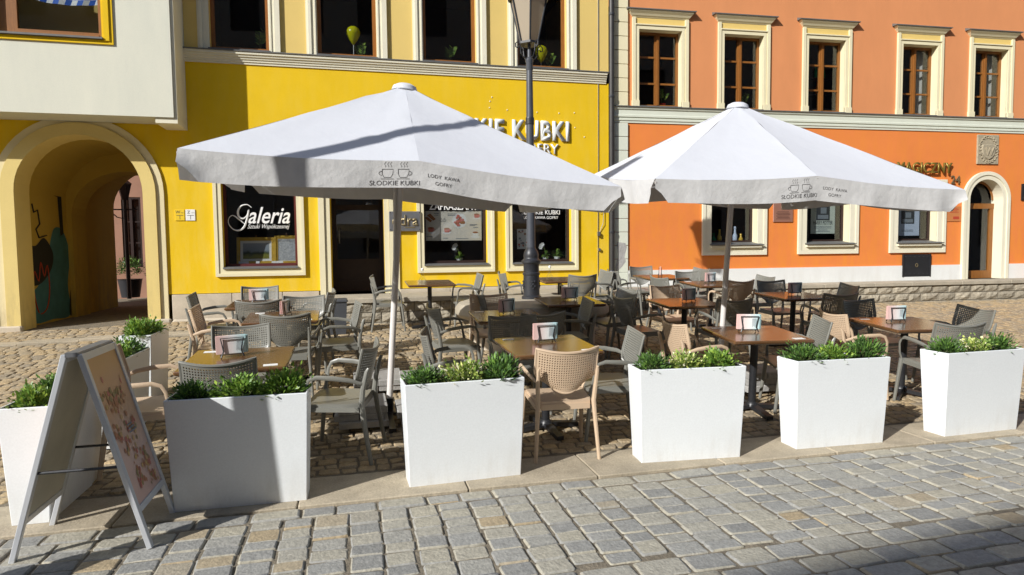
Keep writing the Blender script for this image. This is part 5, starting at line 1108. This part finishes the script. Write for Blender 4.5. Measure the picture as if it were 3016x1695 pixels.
def holder_meshes():
    fr = MB(); w_, h = .052, .15
    for s in (-1, 1):
        y = s * .018
        fr.tube([(-w_ * 1.12, y * 1.6, 0.004), (-w_ * .85, y, .05), (-w_ * 1.1, y, h), (w_ * 1.1, y, h), (w_ * .85, y, .05), (w_ * 1.12, y * 1.6, .004)], .0042, 6)
        fr.tube([(-w_ * .9, y, .022), (w_ * .9, y, .022)], .0035, 5)
    fr.tube([(-w_, -.018, .022), (-w_, .018, .022)], .0035, 5); fr.tube([(w_, -.018, .022), (w_, .018, .022)], .0035, 5)
    cards = []
    for k in range(5):
        c = MB(); y = -.012 + k * .006; ox = .006 * (k % 3 - 1); T = Matrix.Rotation(.01 * (k - 2), 4, 'X')
        c.bbox(-.075 + ox, .075 + ox, y - .0012, y + .0012, .028, .165 + .003 * (k % 2), .0005, T); cards.append(c.data('card', M['card']))
    pr_ = MB()
    for k in range(5): pr_.box(-.045, -.042 + .0, -.0137, -.0133, .05, .14); pr_.box(.02 + k * .006, .0215 + k * .006, -.0137, -.0133, .05 + .008 * (k % 2), .13)
    return fr.data('wire_frame', M['black'], True), cards, pr_.data('print', M['ink_grey'])
HM = holder_meshes()
# table key: (x, y, rot, height offset, phrase)
TB = {
 'T1': (-.885, 5.26, .0, 'table behind the leftmost wide planter'),
 'T2': (-.78, 7.31, .03, 'middle table of the left row'),
 'T3': (-1.14, 8.46, .0, 'back table near the gallery window'),
 'T5': (1.16, 10.45, .0, 'high-backed row table by the dark doorway'),
 'T6': (3.40, 10.5, .0, 'table behind the lamp post'),
 'T7': (1.60, 6.85, -.03, 'middle-row table left of the lamp post'),
 'T8': (2.66, 7.84, -.04, 'table just in front of the lamp post'),
 'T9': (1.56, 5.22, .03, 'front table between the two umbrella poles'),
 'T10': (3.62, 5.28, -.14, 'front table beside the right umbrella pole'),
 'T11': (5.47, 5.42, -.12, 'rightmost front table'),
 'T12': (4.05, 7.38, -.05, 'shaded table behind the right umbrella pole'),
 'T13': (5.59, 9.32, -.05, 'table with a beige chair before the orange wall'),
 'T14': (5.32, 10.55, .0, 'farthest table near the downpipe'),
 'T15': (5.88, 7.68, -.05, 'shaded table beside the low terrace wall')}
TB['T5'] = (*TB['T5'][:3], 'table by the dark doorway')
for k, (x, y, r, ph) in TB.items():
    t = thing('cafe_table', f'square dark brown {ph}', 'table', (x, y, gnd(x, y) + .004), r, 'square cafe tables', TILT)
    put('top', TM[0], t); put('column', TM[1], t); put('mount_plate', TM[2], t)
    for i in range(4): put('foot', TM[3], t, (0, 0, 0), pi / 4 + i * pi / 2 if k not in ('T9', 'T5', 'T10') else i * pi / 2 + .1)
    if k in ('T1', 'T9', 'T10', 'T11', 'T7', 'T2', 'T13'): put('sticker', TM[4], t, (.26, -.30, 0), 0.1); put('sticker', TM[4], t, (-.26, .28, 0), 0.0)
MH = {'T1': (-.06, .02, .25), 'T2': (.02, .02, 1.25), 'T3': (-.05, .05, .15), 'T7': (.02, .05, .5), 'T8': (.03, .02, .1), 'T9': (.02, .05, .05), 'T10': (-.03, .02, -.1), 'T11': (-.04, .04, .05), 'T12': (.08, .0, .3), 'T13': (.02, .02, .3), 'T14': (.02, .02, 1.1), 'T15': (.06, .02, .1)}
for k, (dx, dy, r) in MH.items():
    x, y, rz, ph = TB[k]; c, s = cos(rz), sin(rz); X, Y = x + dx * c - dy * s, y + dx * s + dy * c
    t = thing('menu_holder', f'black wire menu holder on the {ph}', 'menu holder', (X, Y, gnd(x, y) + .0055 + .745 + SL * (Y - y)), rz + r, 'menu holders', TILT); t.scale = (1.42, 1.25, 1.0)
    put('wire_frame', HM[0], t)
    for m_ in HM[1]: put('card', m_, t)
    put('print', HM[2], t)
for k, dx in (('T5', -.12), ('T6', -.2)):
    x, y, rz, ph = TB[k]; t = thing('glass_bottle', f'small clear glass carafe on the {ph}', 'bottle', (x + dx, y - .1, gnd(x, y) + .742), group='glass carafes', tilt=TILT)
    q = MB(); q.lathe([(.045, 0), (.062, .01), (.062, .05), (.02, .12), (.016, .2), (.02, .205)], 14); q.build('body', M['glass_clear'], t, True); q = MB(); q.lathe([(.017, .2), (.022, .21), (.022, .235), (.008, .245)], 12); q.build('stopper', M['white'], t, True)

def chair_meshes():
    # chair faces +y; seat 0.45 m, total height 0.82 m
    seat = MB(); nx, ny = 8, 7; v = []
    for lay in (0, 1):
        for j in range(ny):
            q = j / (ny - 1)
            for i in range(nx):
                p = i / (nx - 1); wd = .205 + .03 * q; X = (p * 2 - 1) * wd; Y = -.20 + .43 * q
                if j in (0, ny - 1) and i in (0, nx - 1): X *= .93
                z = .452 - .016 * (1 - (p * 2 - 1) ** 2) * sin(pi * min(1, q * .9 + .1)) - (.018 * max(0, (q - .8) / .2) ** 2)
                v.append((X, Y, z - lay * .026))
    f = [(j * nx + i, j * nx + i + 1, (j + 1) * nx + i + 1, (j + 1) * nx + i) for j in range(ny - 1) for i in range(nx - 1)]; o = nx * ny
    f += [(o + j * nx + i, o + (j + 1) * nx + i, o + (j + 1) * nx + i + 1, o + j * nx + i + 1) for j in range(ny - 1) for i in range(nx - 1)]
    per = list(range(nx)) + [j * nx + nx - 1 for j in range(1, ny)] + [(ny - 1) * nx + i for i in range(nx - 2, -1, -1)] + [j * nx for j in range(ny - 2, 0, -1)]
    f += [(per[k], o + per[k], o + per[(k + 1) % len(per)], per[(k + 1) % len(per)]) for k in range(len(per))]
    seat.mesh(v, f)
    seat.box(-.19, .19, -.205, -.19, .385, .43); 
    back = MB()
    def bp(u, w_):                       # u -1..1 across, w_ 0..1 up
        half = .165 + .075 * (w_ ** .7) if w_ < .999 else .238
        half = .235 * (1 - (1 - min(1, w_ * 1.9 + .02)) ** 2.2 * .42)
        z = .515 + .32 * w_ + .030 * u * u * w_ - .0 + (.0 if w_ > .2 else 0); z += (1 - w_) ** 3 * .05 * u * u * 1.6
        y = -.215 - .075 * w_ + .055 * u * u
        return Vector((u * half, y, z))
    def nrm(u, w_):
        e = 1e-3; a = bp(u + e, w_) - bp(u - e, w_); c = bp(u, w_ + e) - bp(u, w_ - e); return a.cross(c).normalized()
    cols_, rows_ = 26, 17; th = .005; vs_, fs = [], []
    idx = {}
    def V(u, w_, s):
        k = (round(u, 4), round(w_, 4), s)
        if k not in idx: idx[k] = len(vs_); vs_.append(bp(u, w_) + nrm(u, w_) * th * s)
        return idx[k]
    for j in range(rows_):
        for i in range(cols_):
            u0, u1 = -1 + 2 * i / cols_, -1 + 2 * (i + 1) / cols_; w0, w1 = j / rows_, (j + 1) / rows_; uc, wc = (u0 + u1) / 2, (w0 + w1) / 2
            edge = i < 1 or i >= cols_ - 1 or j < 1 or j >= rows_ - 1
            for s in (1, -1):
                c4 = [V(u0, w0, s), V(u1, w0, s), V(u1, w1, s), V(u0, w1, s)]
                if edge: fs.append(c4 if s > 0 else c4[::-1]); continue
                k = .74; d4 = [V(uc, wc - (wc - w0) * k, s), V(uc + (u1 - uc) * k, wc, s), V(uc, wc + (w1 - wc) * k, s), V(uc - (uc - u0) * k, wc, s)]
                for q in range(4):
                    fc = [c4[q], c4[(q + 1) % 4], d4[q]]; fs.append(fc if s > 0 else fc[::-1]); fc = [c4[(q + 1) % 4], d4[(q + 1) % 4], d4[q]]; fs.append(fc if s > 0 else fc[::-1])
            if not edge:
                k = .74; A = [(uc, wc - (wc - w0) * k), (uc + (u1 - uc) * k, wc), (uc, wc + (w1 - wc) * k), (uc - (uc - u0) * k, wc)]
                for q in range(4): fs.append([V(*A[q], 1), V(*A[q], -1), V(*A[(q + 1) % 4], -1), V(*A[(q + 1) % 4], 1)])
    back.mesh(vs_, fs)
    rim = [bp(-1, w_ / 10) for w_ in range(0, 11)] + [bp(u / 8, 1) for u in range(-7, 9)] + [bp(1, w_ / 10) for w_ in range(9, -1, -1)] + [bp(u / 8, 0) for u in range(7, -9, -1)]
    back.tube(rim + [rim[0]], .0105, 6, False)
    legs = []
    for s in (-1, 1):
        r_ = MB(); r_.tube([(s * .245, -.285, 0), (s * .225, -.235, .30), (s * .215, -.215, .45), (s * .222, -.228, .56), (s * .226, -.262, .70), (s * .222, -.275, .725)], [.016, .02, .022, .02, .016, .010], 8, True, .8); legs.append(('rear_leg', r_))
        f_ = MB(); f_.tube([(s * .255, .235, 0), (s * .245, .205, .30), (s * .24, .19, .44)], [.015, .019, .022], 8); legs.append(('front_leg', f_))
        a_ = MB(); a_.tube([(s * .24, .19, .43), (s * .268, .185, .50), (s * .283, .172, .60), (s * .285, .145, .650), (s * .285, .09, .668), (s * .282, -.03, .662), (s * .268, -.14, .645), (s * .232, -.225, .61)], [.017, .014, .013, .014, .017, .020, .018, .013], 8, True, .5); legs.append(('armrest', a_))
    apron = MB(); apron.box(-.215, .215, .185, .205, .40, .432); apron.box(-.235, -.215, -.2, .185, .395, .43); apron.box(.215, .235, -.2, .185, .395, .43)
    return seat, back, legs, apron
CH = chair_meshes(); CHM = {}
for c in ('grey', 'beige'):
    CHM[c] = [('seat', CH[0].data('seat', M[c], True)), ('backrest', CH[1].data('backrest', M[c], True)), ('seat_frame', CH[3].data('seat_frame', M[c]))] + [(n_, m_.data(n_, M[c], True)) for n_, m_ in CH[2]]
FACE = {'S': 0.0, 'N': pi, 'W': -pi / 2, 'E': pi / 2}
# (table, side, x, y, extra turn, colour)
CHAIRS = [('T1', 'W', -1.50, 5.17, .05, 'beige'), ('T1', 'N', -.98, 5.86, .1, 'grey'), ('T1', 'S', -.93, 4.90, .05, 'grey'), ('T1', 'E', -.14, 5.06, -.25, 'grey'),
 ('T2', 'W', -1.42, 7.36, .05, 'beige'), ('T2', 'N', -.62, 7.88, .0, 'grey'), ('T2', 'S', -.68, 6.92, -.05, 'grey'), ('T2', 'E', -.22, 7.25, .1, 'grey'),
 ('T3', 'W', -1.72, 8.55, .05, 'grey'), ('T3', 'N', -1.28, 9.08, .0, 'grey'), ('T3', 'S', -1.10, 8.03, .0, 'grey'), ('T3', 'E', -.56, 8.62, -.1, 'grey'),
 ('T5', 'W', .50, 10.45, .0, 'grey'), ('T5', 'E', 1.76, 10.45, .0, 'grey'),
 ('T6', 'W', 2.66, 10.68, .0, 'grey'), ('T6', 'S', 3.64, 10.22, -.05, 'grey'), ('T6', 'E', 4.08, 10.6, .1, 'grey'),
 ('T7', 'W', 1.03, 6.93, .15, 'grey'), ('T7', 'N', 1.60, 7.55, .05, 'beige'), ('T7', 'S', 1.80, 6.43, .1, 'grey'), ('T7', 'E', 2.38, 7.05, -.1, 'grey'),
 ('T8', 'W', 1.72, 7.95, .1, 'grey'), ('T8', 'E', 3.30, 7.95, .15, 'grey'),
 ('T9', 'W', .80, 5.38, -.1, 'grey'), ('T9', 'N', 1.47, 5.83, .0, 'grey'), ('T9', 'S', 1.52, 4.74, -.06, 'beige'), ('T9', 'E', 2.06, 5.06, -.15, 'grey'),
 ('T10', 'W', 3.09, 5.42, .0, 'beige'), ('T10', 'E', 4.08, 5.30, -.35, 'grey'),
 ('T12', 'W', 3.36, 7.24, .1, 'grey'), ('T12', 'N', 4.22, 7.98, .1, 'beige'), ('T12', 'S', 4.34, 6.96, .0, 'grey'),
 ('T13', 'W', 4.93, 9.42, .15, 'grey'), ('T13', 'N', 5.66, 9.98, .0, 'grey'), ('T13', 'S', 5.66, 8.86, .1, 'beige'), ('T13', 'E', 6.24, 9.15, .0, 'grey'),
 ('T14', 'W', 4.66, 10.62, .0, 'grey'), ('T14', 'N', 5.32, 11.12, .05, 'grey'), ('T14', 'E', 6.0, 10.7, .1, 'grey'),
 ('T15', 'N', 6.10, 8.26, .0, 'grey'), ('T15', 'S', 5.98, 7.12, -.1, 'grey'), ('T15', 'E', 6.62, 7.80, -.2, 'grey'),
 ('T11', 'W', 4.96, 5.55, -.15, 'beige'), ('T11', 'N', 5.72, 6.08, .1, 'grey'), ('T11', 'S', 5.42, 4.96, -.2, 'grey'), ('T11', 'E', 6.22, 5.52, -.1, 'grey')]
SIDE = {'S': 'in front', 'N': 'behind', 'W': 'left', 'E': 'right'}
for k, sd, x, y, r, c in CHAIRS:
    ph = TB[k][3]
    t = thing('armchair', f'{c} armchair ' + {'S': 'in front of', 'N': 'behind', 'W': 'left of', 'E': 'right of'}[sd] + f' the {ph}', 'chair', (x, y, gnd(x, y) + .004), FACE[sd] + r, 'perforated plastic armchairs', TILT)
    for n_, me in CHM[c]: put(n_, me, t)
# grey bin by the terrace
x, y = -.33, 10.28; t = thing('litter_bin', 'dark grey square bin left of the terrace', 'bin', (x, y, gnd(x, y)), .05, tilt=TILT * 0); b = MB(); v = [(sx * w_, sy * w_, z) for z, w_ in ((0, .15), (.5, .175)) for sx, sy in ((-1, -1), (1, -1), (1, 1), (-1, 1))]; b.mesh(v, [(3, 2, 1, 0)] + [(i, (i + 1) % 4, (i + 1) % 4 + 4, i + 4) for i in range(4)]); b.build('body', M['binplastic'], t)
b = MB(); b.bbox(-.19, .19, -.19, .19, .5, .54, .015); b.build('lid', M['binplastic'], t)
# courtyard: lamp silhouette and potted bush seen through the passage
t = thing('courtyard_bush', 'dark potted bush seen through the arched passage', 'bush', (-6.0, FY + 7.2, .40)); q = MB(); q.lathe([(.22, 0), (.3, .5), (.32, .5), (.28, .5)], 16); q.build('pot', M['iron'], t, True); b = MB()
for k in range(6): leaf_cluster(b, (.2 * cos(k), .2 * sin(k), .65 + .1 * (k % 3)), 120, .09, .28, random.Random(k + 40))
b.build('foliage', M['leaf_dark'], t)
t = thing('hanging_lantern', 'dark hanging lantern on a bracket seen through the passage', 'lantern', (-5.85, FY + 6.6, 0)); b = MB(); b.tube([(0, 0, .4), (0, 0, 3.5)], .05, 8); b.tube([(-.5, 0, 2.75), (.3, 0, 2.75)], .02, 6); b.tube([(-.5, 0, 2.6), (-.4, 0, 2.75), (-.2, 0, 2.55), (0, 0, 2.5)], .015, 6); b.build('post', M['black'], t); b = MB(); b.lathe([(.08, 3.0), (.17, 3.4), (.19, 3.42), (.05, 3.55)], 6); b.build('lantern', M['iron'], t)

# ------------------------------------------------------------------ houses on the opposite side of the square (behind the viewer, they shade the street)
ang = radians(6.7); H_OPP = 16.0
# the eaves shadow meets the street along a line through (1.86, 2.66)
back = H_OPP / math.tan(SUN_EL); ex, ey = 1.86 - cos(SUN_AZ) * back, 2.66 - sin(SUN_AZ) * back
opp = thing('opposite_house', 'tall house row on the far side of the square behind the viewer', 'house', (ex, ey, 0), ang)
b = MB(); X0_, X1_, D_ = -30, 95, 10; holes = [(X0_ + 2 + i * 3.1, X0_ + 3.4 + i * 3.1, 1.5 + j * 3.7, 3.6 + j * 3.7) for i in range(39) for j in range(4)]
wall_holes(b, X0_, X1_, 0, H_OPP, holes, 0.0); b.box(X0_, X1_, -D_, -.4, 0, H_OPP - .1); b.build('wall', M['far_wall'], opp)
for hh in holes: q = MB(); q.box(hh[0], hh[1], -.25, -.22, hh[2], hh[3]); q.build('window', M['wood_dark'], opp)
b = MB(); b.box(X0_, X1_, -D_, .02, H_OPP - .098, H_OPP); b.build('eaves', M['roof'], opp)
